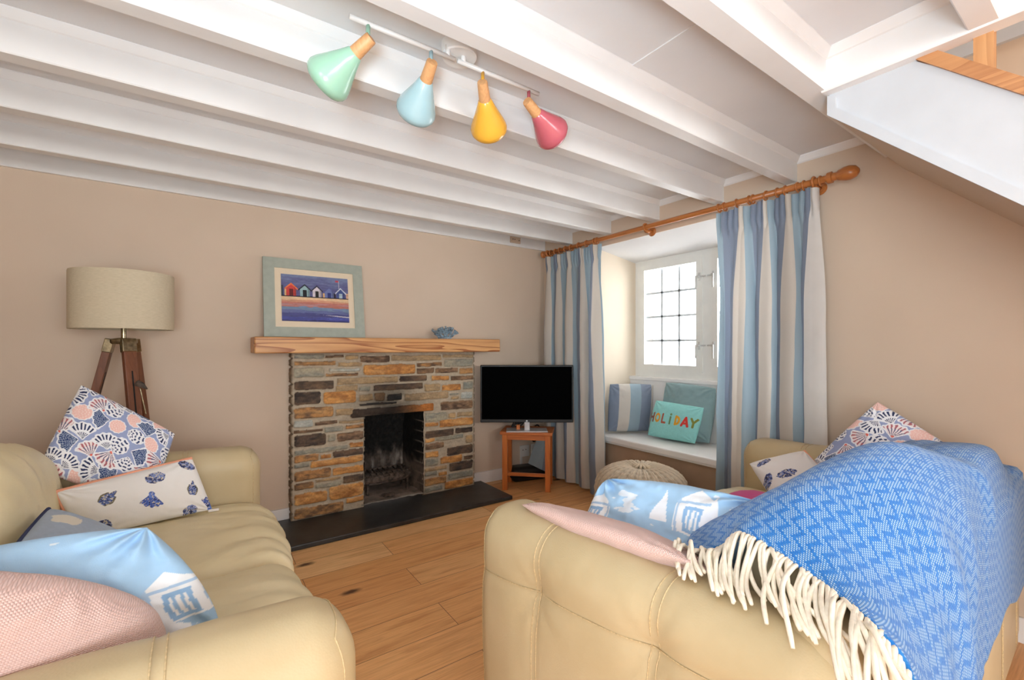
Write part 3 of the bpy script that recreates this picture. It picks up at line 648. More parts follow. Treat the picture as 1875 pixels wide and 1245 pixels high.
for lat, dep in ((-.265, -.15), (.265, -.155), (.0, .24)):
    d = rt*lat+fw*dep; dn = d.normalized(); top = Vector((0, 0, 1.185))+dn*.05; bot = d+Vector((0, 0, 0))
    ax = (bot-top); L = ax.length; ax.normalize(); tn = Vector((0, 0, 1)).cross(dn)
    R = Matrix((tn, ax.cross(tn), ax)).transposed().to_4x4(); R = Matrix.Translation(top) @ R
    lg = box('leg', (-.026, -.016, .06), (.026, .016, L), M['teak'], lamp, .003, R)
    bm = bmesh.new(); abox(bm, np.array([-.029, -.018, -.005]), np.array([.029, .018, .062]), .003, 2, R); bm_obj('leg_cap', bm, M['brass'], lg)
    bm = bmesh.new(); abox(bm, np.array([-.003, -.0175, .16]), np.array([.003, .0175, .62]), 0, 2, R); bm_obj('slot', bm, M['dark_slot'], lg)
kp = rt*.135+fw*-.08
V, F = tubeVF([(kp.x, kp.y, .975), (kp.x+.018, kp.y-.01, .965), (kp.x+.04, kp.y-.02, .945)], [.016, .014, .003], 8); raw('wing_knob', V, F, M['iron'], lamp)
Pc = [(kp.x+.012+.022*t, kp.y-.01, .95-.13*t) for t in np.linspace(0, 1, 40)]
tube('chain', Pc, [.004 if i % 2 else .0022 for i in range(40)], M['brass'], lamp, 6)

# ------------------------------------------------------------------ ceiling spotlight bar
spot = thing('ceiling_spotlight', 'white ceiling bar light with four pastel coloured shades on beech necks', 'ceiling light', (.715, 1.335, ZC))
T0 = Vector(spot.location)
wm = plain('white_enamel', (236, 234, 232), .3, var=.01)
cp = lathe('ceiling_rose', [(0, -.046), (.055, -.046), (.059, -.042), (.059, 0), (0, 0)], wm, spot, 40, cap=False)
YBAR, ZBAR = 1.318, 2.097
for x0, x1, xm in ((.352, .688, .665), (.70, 1.04, .723)):
    b = tube('bar', [(x0-T0.x, YBAR-T0.y, ZBAR-T0.z), (x1-T0.x, YBAR-T0.y, ZBAR-T0.z)], .0075, wm, spot, 14)
    tube('bar_post', [(xm-T0.x+(.02 if xm < .7 else -.02)*0, YBAR-T0.y, ZBAR-T0.z), (xm-T0.x, YBAR-T0.y+.004, -.03)], .008, wm, b, 12)
def enamel(n, c): return plain(n, c, .22, 0, .5, var=.015, coat=.3)
HS = 1.15
heads = [(.405, (-.81, -.51, .27), enamel('mint_enamel', (160, 205, 180)), 'mint green shade'), (.605, (-.45, -.45, .77), enamel('powder_blue_enamel', (164, 196, 204)), 'powder blue shade'),
         (.797, (.08, -.45, .88), enamel('mustard_enamel', (232, 172, 60)), 'mustard yellow shade'), (.995, (.58, -.30, .76), enamel('rose_enamel', (192, 96, 108)), 'dusty rose shade')]
for x, (a, b, c), em, lb in heads:
    d = (rt*a+Vector((0, 0, 1))*b+fw*c).normalized()
    piv = Vector((x, YBAR, ZBAR-.050)); 
    R = d.to_track_quat('Z', 'Y').to_matrix().to_4x4(); R = Matrix.Translation(piv-d*.004-T0) @ R
    prof = [(r_*HS, z_*HS) for r_, z_ in [(.0175, .048), (.021, .052), (.030, .075), (.043, .104), (.055, .130), (.0595, .145), (.058, .156), (.052, .165), (.045, .170), (.044, .168), (.05, .163), (.055, .155), (.056, .146), (.052, .131), (.04, .104), (.027, .075), (.016, .054), (0, .053)]]
    sh = lathe('lamp_shade', prof, em, spot, 48, R, cap=False); sh['label'] = lb
    lathe('neck', [(r_*HS, z_*HS) for r_, z_ in [(0, -.008), (.0145, -.008), (.0155, -.004), (.018, .05), (0, .05)]], M['neck'], sh, 28, R, cap=False)
    tube('stem', [Vector((x, YBAR, ZBAR-.004))-T0, Vector((x, YBAR, ZBAR-.034))-T0, piv-T0+d*.004], .0065, em, sh, 12)
    lathe('bulb', [(r_*HS, z_*HS) for r_, z_ in [(0, .09), (.02, .10), (.026, .12), (.02, .14), (0, .146)]], plain('frosted_bulb', (240, 238, 230), .4), sh, 20, R, cap=False)
# ------------------------------------------------------------------ sofas
AL, AH, AT = .94, .63, .20
def arm_deform(P, Nn, side):
    """local arm: x thickness (outer = side*+x), y length (front +), z 0..AH"""
    P = P.copy(); Nn = Nn.copy(); f = (AL/2-P[:, 1])/AL          # 0 front .. 1 rear
    h = P[:, 2]/AH
    seams = (AL/2-.285, AL/2-.625); d = np.zeros(len(P))
    out = np.clip(Nn[:, 0]*side, 0, 1)
    zs_ = .44+.10*f; puff = np.zeros(len(P))
    for y in seams:
        d -= .0035*np.exp(-((P[:, 1]-y)/.010)**2); d -= .0025*np.exp(-((P[:, 1]-y)/.05)**2)
        d -= out*.012*np.exp(-(((P[:, 1]-y)/.05)**2+((P[:, 2]-zs_)/.06)**2))
    d -= out*(.004*np.exp(-((P[:, 2]-zs_)/.010)**2)+.003*np.exp(-((P[:, 2]-zs_)/.045)**2))
    wr = fbm(np.stack([P[:, 0]*6, P[:, 1]*9, P[:, 2]*4], -1), 3, 77); d += .0025*wr
    for y in seams:      # small drag creases fanning from the tuft points
        a = np.arctan2(P[:, 2]-zs_, P[:, 1]-y); r = np.hypot(P[:, 2]-zs_, P[:, 1]-y)
        d += out*.0022*np.sin(a*9+2*y)*np.exp(-(r/.10)**2)
    P += Nn*d[:, None]
    P[:, 2] += h*(.018*f-.004*(f*2-1)**2); P[:, 0] += side*.012*np.sin(h*PI)*(1-.3*f)
    return P
def make_sofa(label, loc, rz, wid, grp, zc=.598):
    s = thing('sofa', label, 'sofa', loc, rz, grp)
    for side in (-1, 1):
        P, Nn, F, C = rbox((AT, AL, AH), np.array([.085, .085, .095]), .0125)
        P[:, 2] += AH/2; Q = arm_deform(P, Nn, side); Q += np.array([side*(wid/2-AT/2), 0, .06])
        arm = raw('arm', Q, F, M['leather'], s)
        Ps = []
        for y in (AL/2-.285, AL/2-.625):
            for o in (-.009, .009):
                hx, hz = AT/2, AH/2
                prof = [(side*hx, 0, z) for z in np.linspace(-hz+.05, hz, 40)]+[(side*x, 0, hz) for x in np.linspace(hx, -hx, 20)][1:]+[(-side*hx, 0, z) for z in np.linspace(hz, 0, 16)][1:]
                Cc = np.array(prof); Cc[:, 1] = y+o
                p, n_ = rmap(Cc, np.array([AT, AL, AH])/2, np.array([.085, .085, .095])); p[:, 2] += AH/2
                q = arm_deform(p, n_, side)+n_*.0006+np.array([side*(wid/2-AT/2), 0, .06]); Ps.append(q)
        yy = np.linspace(AL/2-.02, -AL/2+.03, 80); Cc = np.stack([np.full(80, side*AT/2), yy, .44+.10*(AL/2-yy)/AL-AH/2], -1)
        p, n_ = rmap(Cc, np.array([AT, AL, AH])/2, np.array([.085, .085, .095])); p[:, 2] += AH/2
        Ps.append(arm_deform(p, n_, side)+n_*.002+np.array([side*(wid/2-AT/2), 0, .06]))
        # front border seam
        a_ = np.concatenate([[(AT/2*side, z) for z in np.linspace(-AH/2+.06, AH/2, 30)], [(side*x, AH/2) for x in np.linspace(AT/2, -AT/2, 16)][1:], [(-side*AT/2, z) for z in np.linspace(AH/2, -.02, 16)][1:]])
        Cc = np.stack([a_[:, 0], np.full(len(a_), AL/2-.022), a_[:, 1]], -1)
        p, n_ = rmap(Cc, np.array([AT, AL, AH])/2, np.array([.085, .085, .095])); p[:, 2] += AH/2
        Ps.append(arm_deform(p, n_, side)+n_*.001+np.array([side*(wid/2-AT/2), 0, .06]))
        for q in Ps: tube('seam', q, .0014, M['stitch'], arm, 6)
    iw = wid-2*AT+.03
    def soft(name, size, r, c, step, m, fn=None, tiltx=0):
        P, Nn, F, C = rbox(size, r, step); u = P/(np.array(size)/2)
        if fn: P = fn(P, Nn, u)
        if tiltx:
            c_, s_ = math.cos(tiltx), math.sin(tiltx); P = np.stack([P[:, 0], P[:, 1]*c_-P[:, 2]*s_, P[:, 1]*s_+P[:, 2]*c_], -1)
        return raw(name, P+np.array(c), F, m, s)
    soft('base', (iw, .84, .20), .03, (0, .02, .17), .03, M['leather'])
    def bk(P, Nn, u):
        d = -.005*np.exp(-((P[:, 0])/.012)**2)-.004*np.exp(-((np.abs(P[:, 0])-.42)/.012)**2); return P+Nn*d[:, None]
    br_ = soft('backrest', (wid-.10, .13, .66), .055, (0, -.405, .39), .025, M['leather'], bk)
    Ps = []
    for x in (-.42, 0, .42, wid/2-.15):
        for o in (-.008, .008): Ps.append([(x+o, -.4705, z) for z in np.linspace(.12, .70, 12)])
    for q in Ps: tube('seam', q, .0014, M['stitch'], br_, 6)
    def seatf(k):
        def fn(P, Nn, u):
            P = P.copy(); up = np.clip(Nn[:, 2], 0, 1); crown = (1-np.abs(u[:, 0])**2.4)*(1-np.abs(u[:, 1])**4)
            P[:, 2] += .03*crown*np.clip(u[:, 2]+.4, 0, 1.2)
            fr = np.clip(Nn[:, 1], 0, 1); P[:, 1] += .025*fr*(1-np.abs(u[:, 0])**2)
            w_ = fbm(np.stack([P[:, 0]*16+.4*P[:, 1], P[:, 1]*2.6+k*7, P[:, 2]*4], -1), 3, 60+k)
            fold = np.sin(P[:, 0]*62+5*fbm(np.stack([P[:, 0]*3, P[:, 1]*3], -1), 2, 61+k)*2)*ss(-.1, .8, u[:, 1])*np.clip(up+fr, 0, 1)*(.4+.6*np.abs(u[:, 0]))
            cre = np.abs(np.sin(P[:, 0]*34+4.5*fbm(np.stack([P[:, 0]*2.5+k, P[:, 1]*2.2], -1), 3, 65+k)))
            cre = -np.exp(-(cre/.22)**2)*np.clip(up+fr, 0, 1)*ss(-.5, .5, u[:, 1])*np.clip(.25+fbm(np.stack([P[:, 0]*5, P[:, 1]*3], -1), 2, 67+k)*1.6+.5*np.abs(u[:, 0]), 0, 1)
            P += Nn*(.007*w_+.004*fold+.0038*cre)[:, None]
            P += Nn*(-.003*np.exp(-((P[:, 1]+.02)/.009)**2)*up)[:, None]; return P
        return fn
    cw = iw/2-.008
    for k, sx_ in enumerate((-1, 1)):
        sc2 = soft('seat_cushion', (cw, .74, .23), np.array([.06, .10, .085]), (sx_*(cw/2+.003), .125, .345), .0125, M['seat_leather'], seatf(k))
        xx = np.linspace(-cw/2+.05, cw/2-.05, 30)
        def bf(P, Nn, u, k=k):
            P = P.copy(); bul = (1-np.abs(u[:, 0])**2.2)*(1-np.abs(u[:, 2])**2.2)
            P += Nn*(.022*bul)[:, None]; P[:, 2] -= .15*np.abs(u[:, 0])**3*np.clip(u[:, 2]+.3, 0, 1.3)
            rad = np.arctan2(P[:, 2]+.26, P[:, 0]); w_ = fbm(np.stack([rad*9, np.hypot(P[:, 2]+.26, P[:, 0])*2.5, P[:, 1]*3+k*5], -1), 3, 90+k)
            P += Nn*(.006*w_)[:, None]
            P += Nn*(-.006*np.exp(-((P[:, 1]-.03-.4*(P[:, 2]-.2))/.01)**2)*np.clip(Nn[:, 2]*1.6, 0, 1))[:, None]
            return P
        soft('back_cushion', (cw, .20, .45), np.array([.13, .095, .15]), (sx_*(cw/2+.003), -.275, zc), .0125, M['seat_leather'], bf, .16)
    for ix in (-1, 1):
        for iy in (-1, 1):
            f = lathe('foot', [(0, 0), (.024, 0), (.03, .065), (0, .065)], M['teak'], s, 16, Matrix.Translation((ix*(wid/2-.12), iy*.36, 0)), cap=False)
    return s
WID = 1.75
sofa_a = make_sofa('two seat cream leather sofa beside the fireplace, with its back to the lamp side wall', (-.235, 1.645, 0), -PI/2, WID, 'cream leather sofas', .632)
sofa_b = make_sofa('two seat cream leather sofa under the stairs with a blue throw over its back', (1.568, .722, 0), math.radians(1.5), WID, 'cream leather sofas')

# ------------------------------------------------------------------ cushions
def pillow(name, label, corners, th, m, n=70, colf=None, pinch=.07, wr=.005, seed=1, piping=None, back=None, grp=None, bend=None, puff=.5, cat='cushion', uvs=1.0, sag=0, pr=.0045, rnd_=.25):
    """corners TL, TR, BR, BL seen from the front"""
    TL, TR, BR, BL = [np.array(c, float) for c in corners]
    u = np.linspace(-1, 1, n); U, V = np.meshgrid(u, u, indexing='ij')
    kx = U*np.sqrt(1-rnd_*V**2*.5); ky = V*np.sqrt(1-rnd_*U**2*.5)
    Us = kx*(1-pinch*(1-V**2)*np.abs(U)**.5); Vs = ky*(1-pinch*(1-U**2)*np.abs(V)**.5)
    a = (Us+1)/2; b = (Vs+1)/2
    base = ((1-a)*(1-b))[..., None]*BL+(a*(1-b))[..., None]*BR+(a*b)[..., None]*TR+((1-a)*b)[..., None]*TL
    ex = (TR-TL+BR-BL); ey = (TL-BL+TR-BR); nn = np.cross(ex, ey); nn /= np.linalg.norm(nn)
    wd = np.linalg.norm(TR-TL); ht = np.linalg.norm(TL-BL)
    prof = np.maximum((1-np.abs(U)**2.3)*(1-np.abs(V)**2.3), 0)**puff
    sA = fbm(np.stack([a*wd*9, b*ht*9], -1), 4, seed); sB = fbm(np.stack([a*wd*9, b*ht*9], -1), 4, seed+50)
    # seam puckers and radiating corner folds
    edge = np.exp(-((1-np.maximum(np.abs(U), np.abs(V)))/.22)**2)
    ang = np.arctan2(1-np.abs(V), 1-np.abs(U)+1e-6); cor_ = np.exp(-(np.hypot(1-np.abs(U), 1-np.abs(V))/.55)**2)
    pk = np.sin(ang*14+sA*3)*cor_*.6+sA*1.0
    m_ = np.minimum(prof*2.2, 1)
    Pf = base+nn*((th/2*prof+wr*pk*m_)[..., None]); Pb = base-nn*((th/2*prof+wr*sB*m_)[..., None])
    if sag: Pf[..., 2] -= sag*(1-V**2)*0; 
    if bend is not None: Pf = bend(Pf, U, V); Pb = bend(Pb, U, V)
    idx = np.arange(n*n).reshape(n, n); inner = np.zeros((n, n), bool); inner[1:-1, 1:-1] = True
    bi = idx.copy(); bi[inner] = n*n+np.arange(inner.sum())
    P = np.concatenate([Pf.reshape(-1, 3), Pb[inner]])
    uv = np.stack([a*wd, b*ht], -1)*uvs; uv = np.concatenate([uv.reshape(-1, 2), uv[inner]])
    q = lambda I: list(map(tuple, np.stack([I[:-1, :-1], I[1:, :-1], I[1:, 1:], I[:-1, 1:]], -1).reshape(-1, 4).tolist()))
    F = q(idx)+[f[::-1] for f in q(bi)]
    col = None
    if colf is not None:
        cf = colf(a, b, wd, ht); cbk = np.empty((inner.sum(), 3)); cbk[:] = back if back is not None else (215, 215, 218)
        col = np.concatenate([np.clip(cf, 0, 255).reshape(-1, 3), cbk])
    o = raw(name, P, F, m, None, True, uv, col)
    tag(o, label, cat, grp)
    if piping is not None:
        ring = np.concatenate([Pf[:-1, 0], Pf[-1, :-1], Pf[::-1, -1][:-1], Pf[0, ::-1][:-1]])
        if piping[1] != 'all':
            segs = {'b': Pf[:, 0], 'r': Pf[-1, :], 't': Pf[:, -1], 'l': Pf[0, :]}
            vs = []; fs = []; of = 0
            for s_ in piping[1]:
                v, f = tubeVF(segs[s_], pr, 8, off=of); vs.append(v); fs += f; of += len(v)
            pp = raw('piping', np.concatenate(vs), fs, piping[0], o)
        else: pp = tube('piping', ring, pr, piping[0], o, 8, True)
    return o
# --- printed shell pattern (drawn on the cloth)
def shells(seed, cell=.064):
    def f(a, b, wd, ht):
        x = a*wd; y = b*ht; r = random.Random(seed)
        wob = np.stack([fbm(np.stack([x*60, y*60], -1), 2, seed), fbm(np.stack([x*60, y*60], -1), 2, seed+1)], -1)*.0022
        x = x+wob[..., 0]; y = y+wob[..., 1]
        C = np.empty(x.shape+(3,)); C[:] = (152, 163, 200); C *= 1+.03*fbm(np.stack([x*30, y*30], -1), 3, 3)[..., None]
        nx, ny = int(wd/cell)+2, int(ht/cell)+2; items = []
        for i in range(nx):
            for j in range(ny):
                items.append(((i-.1+.5*(j % 2)+r.uniform(-.13, .13))*cell, (j+.1+r.uniform(-.13, .13))*cell*.92, r.uniform(0, 2*PI), r.uniform(.92, 1.12)*cell*.49, r.choice(['pink', 'line', 'line', 'ring', 'ring', 'navy', 'rose', 'pink'])))
        navy, white, pink, dpink = np.array([40, 52, 92.]), np.array([238, 238, 242.]), np.array([242, 196, 186.]), np.array([226, 150, 140.])
        for cx, cy, an, R, kd in items:
            dx_, dy_ = x-cx, y-cy; c_, s_ = math.cos(an), math.sin(an); p = dx_*c_+dy_*s_; q_ = -dx_*s_+dy_*c_
            # fan shell: apex at p=-R
            th_ = np.arctan2(q_, p+R*.95); rr = np.hypot(q_, p+R*.95)/(1.72*R)
            lim = 1-.10*np.abs(th_)**2+.035*np.cos(th_*16)
            if kd in ('ring', 'pink') and r.random() < .5: sd_f = np.hypot(p/R, q_/(R*.86))-.93+.03*np.cos(np.arctan2(q_, p)*12)
            else: sd_f = np.maximum(rr-lim, (np.abs(th_)-.80)*.9*np.minimum(rr*2, 1))
            ins = sd_f < 0; halo = (sd_f < .10); C[halo] = white
            ribs = np.sin(th_*24+3*wob[..., 0]*300); rings = np.sin(rr*26+1.2*np.cos(th_*8))
            if kd == 'pink': cc = np.where((np.sin(rr*34+np.cos(th_*14))*np.cos(th_*18) > .45)[..., None], np.array([250, 222, 214.]), pink)
            elif kd == 'rose': cc = np.where((ribs > .2)[..., None], np.where((rr > .72)[..., None], np.array([176, 104, 112.]), np.array([106, 104, 132.])), np.array([240, 226, 226.])); cc = np.where((rr < .16)[..., None], np.array([226, 110, 96.]), cc)
            elif kd == 'line': cc = np.where(((ribs > .1) & (np.sin(rr*9) > -.75))[..., None], navy, white)
            elif kd == 'ring': cc = np.where(((rings > .15) & (np.cos(th_*15) > -.7))[..., None], navy+20, white)
            else: cc = np.where(((np.abs(ribs) < .28) | (np.abs(rings) < .18))[..., None], np.array([196, 208, 226.]), np.array([38, 62, 112.]))
            C[ins] = cc[ins]
        return C
    return f
def embroidered(seed, spots):
    def f(a, b, wd, ht):
        x = a*wd; y = b*ht; C = np.empty(x.shape+(3,)); C[:] = (234, 231, 228)
        sp = fbm(np.stack([x*260, y*260], -1), 2, seed); s2 = fbm(np.stack([x*150, y*190], -1), 2, seed+9)
        for (u_, v_, an, lx, ly, kd) in spots:
            dx_, dy_ = x-u_*wd, y-v_*ht; c_, s_ = math.cos(an), math.sin(an); p = dx_*c_+dy_*s_; q_ = -dx_*s_+dy_*c_
            if kd == 'fan':
                th_ = np.arctan2(q_, p+lx*.9); rr = np.hypot(q_, p+lx*.9)/(1.75*lx); ins = (np.abs(th_) < .78) & (rr < 1-.08*th_**2+.05*np.cos(th_*18)) | (np.hypot(p+lx*.8, q_) < lx*.3)
                cc = np.where((np.abs(np.sin(th_*17)) < .3)[..., None], np.array([52, 58, 110.]), np.array([84, 110, 190.])); cc = np.where((rr < .34)[..., None], np.array([104, 134, 210.]), cc)
            elif kd == 'spiral':
                w_ = ly*(1-.75*np.abs(np.clip((p+lx*.25)/(lx*1.2), -1, 1))**1.3)*np.where(p > .45*lx, .55, 1); ins = (np.abs(q_) < w_) & (np.abs(p) < lx)
                cc = np.where((np.sin(p*900+q_*500) > .3)[..., None], np.array([66, 74, 120.]), np.array([110, 130, 190.])); cc = np.where((np.abs(q_) > w_*.72)[..., None], np.array([120, 112, 92.]), cc)
            else:
                ins = (p/lx)**2+(q_/ly)**2 < 1+.25*s2; cc = np.where((s2 > .05)[..., None], np.array([62, 72, 116.]), np.array([128, 142, 190.]))
            cc = np.where((sp > .32)[..., None], np.array([206, 196, 176.]), cc); cc = np.where((sp < -.42)[..., None], np.array([52, 50, 60.]), cc)
            C[ins] = cc[ins]
        return C
    return f
def rectl(x, y, x0, y0, x1, y1, w_):
    o = (x > x0) & (x < x1) & (y > y0) & (y < y1); i = (x > x0+w_) & (x < x1-w_) & (y > y0+w_) & (y < y1-w_); return o & ~i
def beach(seed, huts):
    def f(a, b, wd, ht):
        x = a*wd; y = b*ht; n = fbm(np.stack([x*7, y*16], -1), 4, seed); n2 = fbm(np.stack([x*26, y*60], -1), 3, seed+3)
        C = np.empty(x.shape+(3,)); C[:] = (168, 205, 237); C *= 1+.06*n[..., None]
        wob = fbm(np.stack([x*22, y*22], -1), 2, seed+5)*.006; X_ = x+wob; Y_ = y+wob*.7
        br_ = n+.5*n2 > .42; C[br_] = (226, 236, 248)
        for hx, hy, s_ in huts:
            p = (X_-hx*wd)/s_; q_ = (Y_-hy*ht)/s_
            wall = (np.abs(p) < .9) & (q_ > -1) & (q_ < .5+ (0.9-np.abs(p))*.75); C[wall] = (240, 244, 250)
            lines = wall & ((np.abs(np.abs(p)-.78) < .06) | (np.abs(q_-.45) < .06)); C[lines] = (176, 206, 236)
            door = rectl(p, q_, -.42, -.9, .42, .25, .16); C[door] = (150, 190, 230); C[(np.abs(np.abs(p)-.12) < .05) & (q_ > -.8) & (q_ < .1)] = (160, 198, 234)
            sail = (np.abs(p+1.7) < .5*(1-np.clip((q_+.7)/1.6, 0, 1))) & (q_ > -.7) & (q_ < .9); C[sail] = (238, 242, 250)
        C[(np.abs(Y_-.035-.02*n) < .008)] = (238, 242, 250)
        return C
    return f
peach = plain('peach_piping', (226, 158, 128), .7); navyp = plain('navy_piping', (44, 54, 92), .8)
pinkM = weave('pink_knit', (240, 206, 198), 280, .95, .6, .05, .3, (222, 182, 172))
# on the fireside sofa
pillow('shell_print_cushion', 'square cushion printed with navy and pink seashells, propped up under the floor lamp', [(-.386, 2.40, 1.018), (-.072, 2.335, .79), (-.16, 2.235, .505), (-.475, 2.215, .722)], .13, M['print'], 250, shells(5), .05, .006, 3, back=(226, 228, 236))
sp_ = [(.30, .66, .55, .030, .020, 'spiral'), (.55, .44, -1.9, .028, .03, 'fan'), (.64, .80, .05, .031, .017, 'blob'), (.90, .87, -.6, .026, .014, 'blob'), (.87, .48, 1.2, .024, .018, 'spiral'), (.79, .10, .4, .026, .018, 'blob'), (.965, .14, 1.2, .026, .016, 'fan'), (.20, .2, .6, .02, .02, 'blob')]
wc = pillow('embroidered_cushion', 'long white cushion with embroidered blue seashells and peach piping on the fireside sofa seat', [(-.412, 2.105, .668), (-.0145, 2.215, .712), (.056, 2.165, .492), (-.345, 2.10, .487)], .12, M['print'], 230, embroidered(4, sp_), .06, .007, 8, piping=(peach, 'tl'), back=(234, 231, 228), pr=.0065)
bm = bmesh.new(); abox(bm, np.array([.028, 2.158, .490]), np.array([.064, 2.164, .500]), .002); bm_obj('care_tag', bm, plain('white_tag', (238, 232, 228), .8), wc)
def boat(a, b, wd, ht):
    C = np.empty(a.shape+(3,)); C[:] = (168, 182, 200); C *= 1+.03*fbm(np.stack([a*50, b*50], -1), 3, 2)[..., None]
    th_ = np.arctan2(b-.72, a-.30); r = np.hypot(a-.24, b-.72); C[(np.hypot((a-.20)/.12, (b-.60)/.12) < .95+.12*np.cos(th_*11)) ] = (226, 220, 206)
    t_ = (b < .62) & (b > .38) & (np.abs(a-.62) < (.62-b)*.9); C[t_] = (70, 82, 104); t_ = (b < .58) & (b > .40) & (np.abs(a-.62) < (.58-b)*.8); C[t_] = (222, 220, 214)
    C[t_ & (np.hypot(a-.62, b-.47) < .035) & (np.hypot(a-.62, b-.47) > .02)] = (60, 66, 86)
    return C
pillow('boat_cushion', 'small blue-grey cushion with navy edge and a cream shell motif, half hidden on the sofa', [(-.385, 1.62, .655), (-.372, 1.87, .68), (-.13, 1.88, .485), (-.15, 1.60, .478)], .09, M['print'], 120, lambda a, b, wd, ht: boat(1-b, a, wd, ht), .05, .004, 12, piping=(navyp, 't'), back=(168, 182, 200), pr=.006)
pillow('beach_hut_cushion', 'pale blue cushion printed with white beach huts, standing behind the pink knitted cushion', [(-.50, 1.215, .79), (-.07, 1.185, .80), (.085, 1.15, .50), (-.46, 1.09, .48)], .15, M['print'], 190, beach(11, [(.90, .46, .05), (.80, .17, .055), (.25, .5, .06), (.5, .35, .06)]), .03, .026, 21, rnd_=.5, back=(170, 206, 238))
pk1 = pillow('pink_knit_cushion', 'large pale pink knitted cushion leaning on the arm of the fireside sofa', [(-.60, .99, .86), (-.12, 1.005, .795), (.005, 1.045, .52), (-.56, 1.01, .47)], .20, pinkM, 110, None, .0, .010, 31, puff=.42, rnd_=.95)
# on the sofa under the stairs
pk2 = pillow('pink_knit_cushion', 'flat pale pink knitted cushion lying over the arm of the sofa under the stairs', [(.725, 1.045, .712), (1.00, 1.05, .60), (1.04, .50, .60), (.765, .495, .742)], .075, pinkM, 100, None, .03, .006, 33, puff=.5, rnd_=.4)
pillow('beach_hut_cushion', 'pale blue cushion printed with white beach huts, tucked partly under the blue throw', [(1.04, 1.0, .752), (1.19, .54, .772), (1.00, .46, .50), (.92, 1.0, .50)], .17, M['print'], 190, beach(15, [(.66, .72, .05), (.90, .74, .045), (.10, .55, .05)]), .03, .026, 25, rnd_=.45, puff=.42, back=(170, 206, 238))
sp2 = [(.20, .86, .2, .03, .012, 'blob'), (.36, .55, .1, .036, .016, 'blob'), (.08, .55, .9, .032, .013, 'blob'), (.30, .12, .3, .03, .022, 'fan'), (.05, .15, 1.4, .02, .01, 'blob'), (.7, .4, .5, .03, .02, 'spiral')]
pillow('embroidered_cushion', 'white cushion with embroidered shells and peach piping against the far arm under the stairs', [(1.885, .98, .665), (2.07, .835, .725), (1.98, .62, .56), (1.80, .80, .50)], .13, M['print'], 170, embroidered(6, sp2), .08, .007, 44, piping=(peach, 'r'), back=(234, 231, 228), pr=.006)
pillow('shell_print_cushion', 'seashell print cushion with a plain white back wedged behind the blue throw', [(2.10, .865, .62), (2.235, .635, .945), (2.17, .36, .78), (2.02, .60, .46)], .13, M['print'], 220, shells(9), .05, .006, 6, back=(228, 230, 236))
pillow('magenta_cushion', 'bright magenta cushion just showing between the white cushion and the blue throw', [(1.40, .93, .565), (1.74, .92, .575), (1.70, .62, .58), (1.38, .60, .59)], .13, weave('magenta_cloth', (226, 70, 150), 300, .9, .3), 40, None, .04, .004, 3)
# in the window seat
k = NT('striped_curtain_cloth'); u = k.coord('UV'); sp = k.n('ShaderNodeSeparateXYZ', {0: u})
fr = k.math('FRACT', k.math('DIVIDE', sp.outputs[0], .246))
cst = k.ramp(fr, [(0, (138, 150, 170)), (.333, (222, 214, 204)), (.667, (162, 184, 198))], 'CONSTANT')
wv = k.noise(k.coord('UV', (260, 900, 1)), 1, 3); cst = k.mix(.18, cst, k.ramp(wv, [(.3, (120, 120, 126)), (.7, (255, 255, 255))]), 'MULTIPLY')
k.bump(wv, .12, .002)
M['stripe'] = k.out(cst, .62, 0, .3, .15)
def trans(mat, amt):
    """thin cloth lets a little daylight through"""
    t = mat.node_tree; b = t.nodes['Principled BSDF']; o = t.nodes['Material Output']
    tr = t.nodes.new('ShaderNodeBsdfTranslucent'); mx = t.nodes.new('ShaderNodeMixShader'); mx.inputs[0].default_value = amt
    l = b.inputs['Base Color'].links
    if l: t.links.new(l[0].from_socket, tr.inputs[0])
    else: tr.inputs[0].default_value = b.inputs['Base Color'].default_value
    t.links.new(b.outputs[0], mx.inputs[1]); t.links.new(tr.outputs[0], mx.inputs[2]); t.links.new(mx.outputs[0], o.inputs[0])
trans(M['linen'], .12)
sc_ = pillow('striped_cushion', 'blue, grey and cream striped cushion in the corner of the window seat', [(2.725, 2.535, .86), (3.04, 2.325, .855), (2.995, 2.325, .463), (2.68, 2.515, .463)], .13, M['stripe'], 80, None, .03, .007, 5, uvs=.92)
for l in sc_.data.uv_layers[0].data: l.uv[0] += .010
tealM = weave('teal_linen', (146, 176, 180), 420, .8, .25, .06, .2)
pillow('teal_cushion', 'dusty teal linen cushion at the back of the window seat', [(3.005, 2.205, .885), (3.01, 1.765, .868), (2.93, 1.77, .462), (2.915, 2.18, .462)], .14, tealM, 70, None, .03, .012, 9)
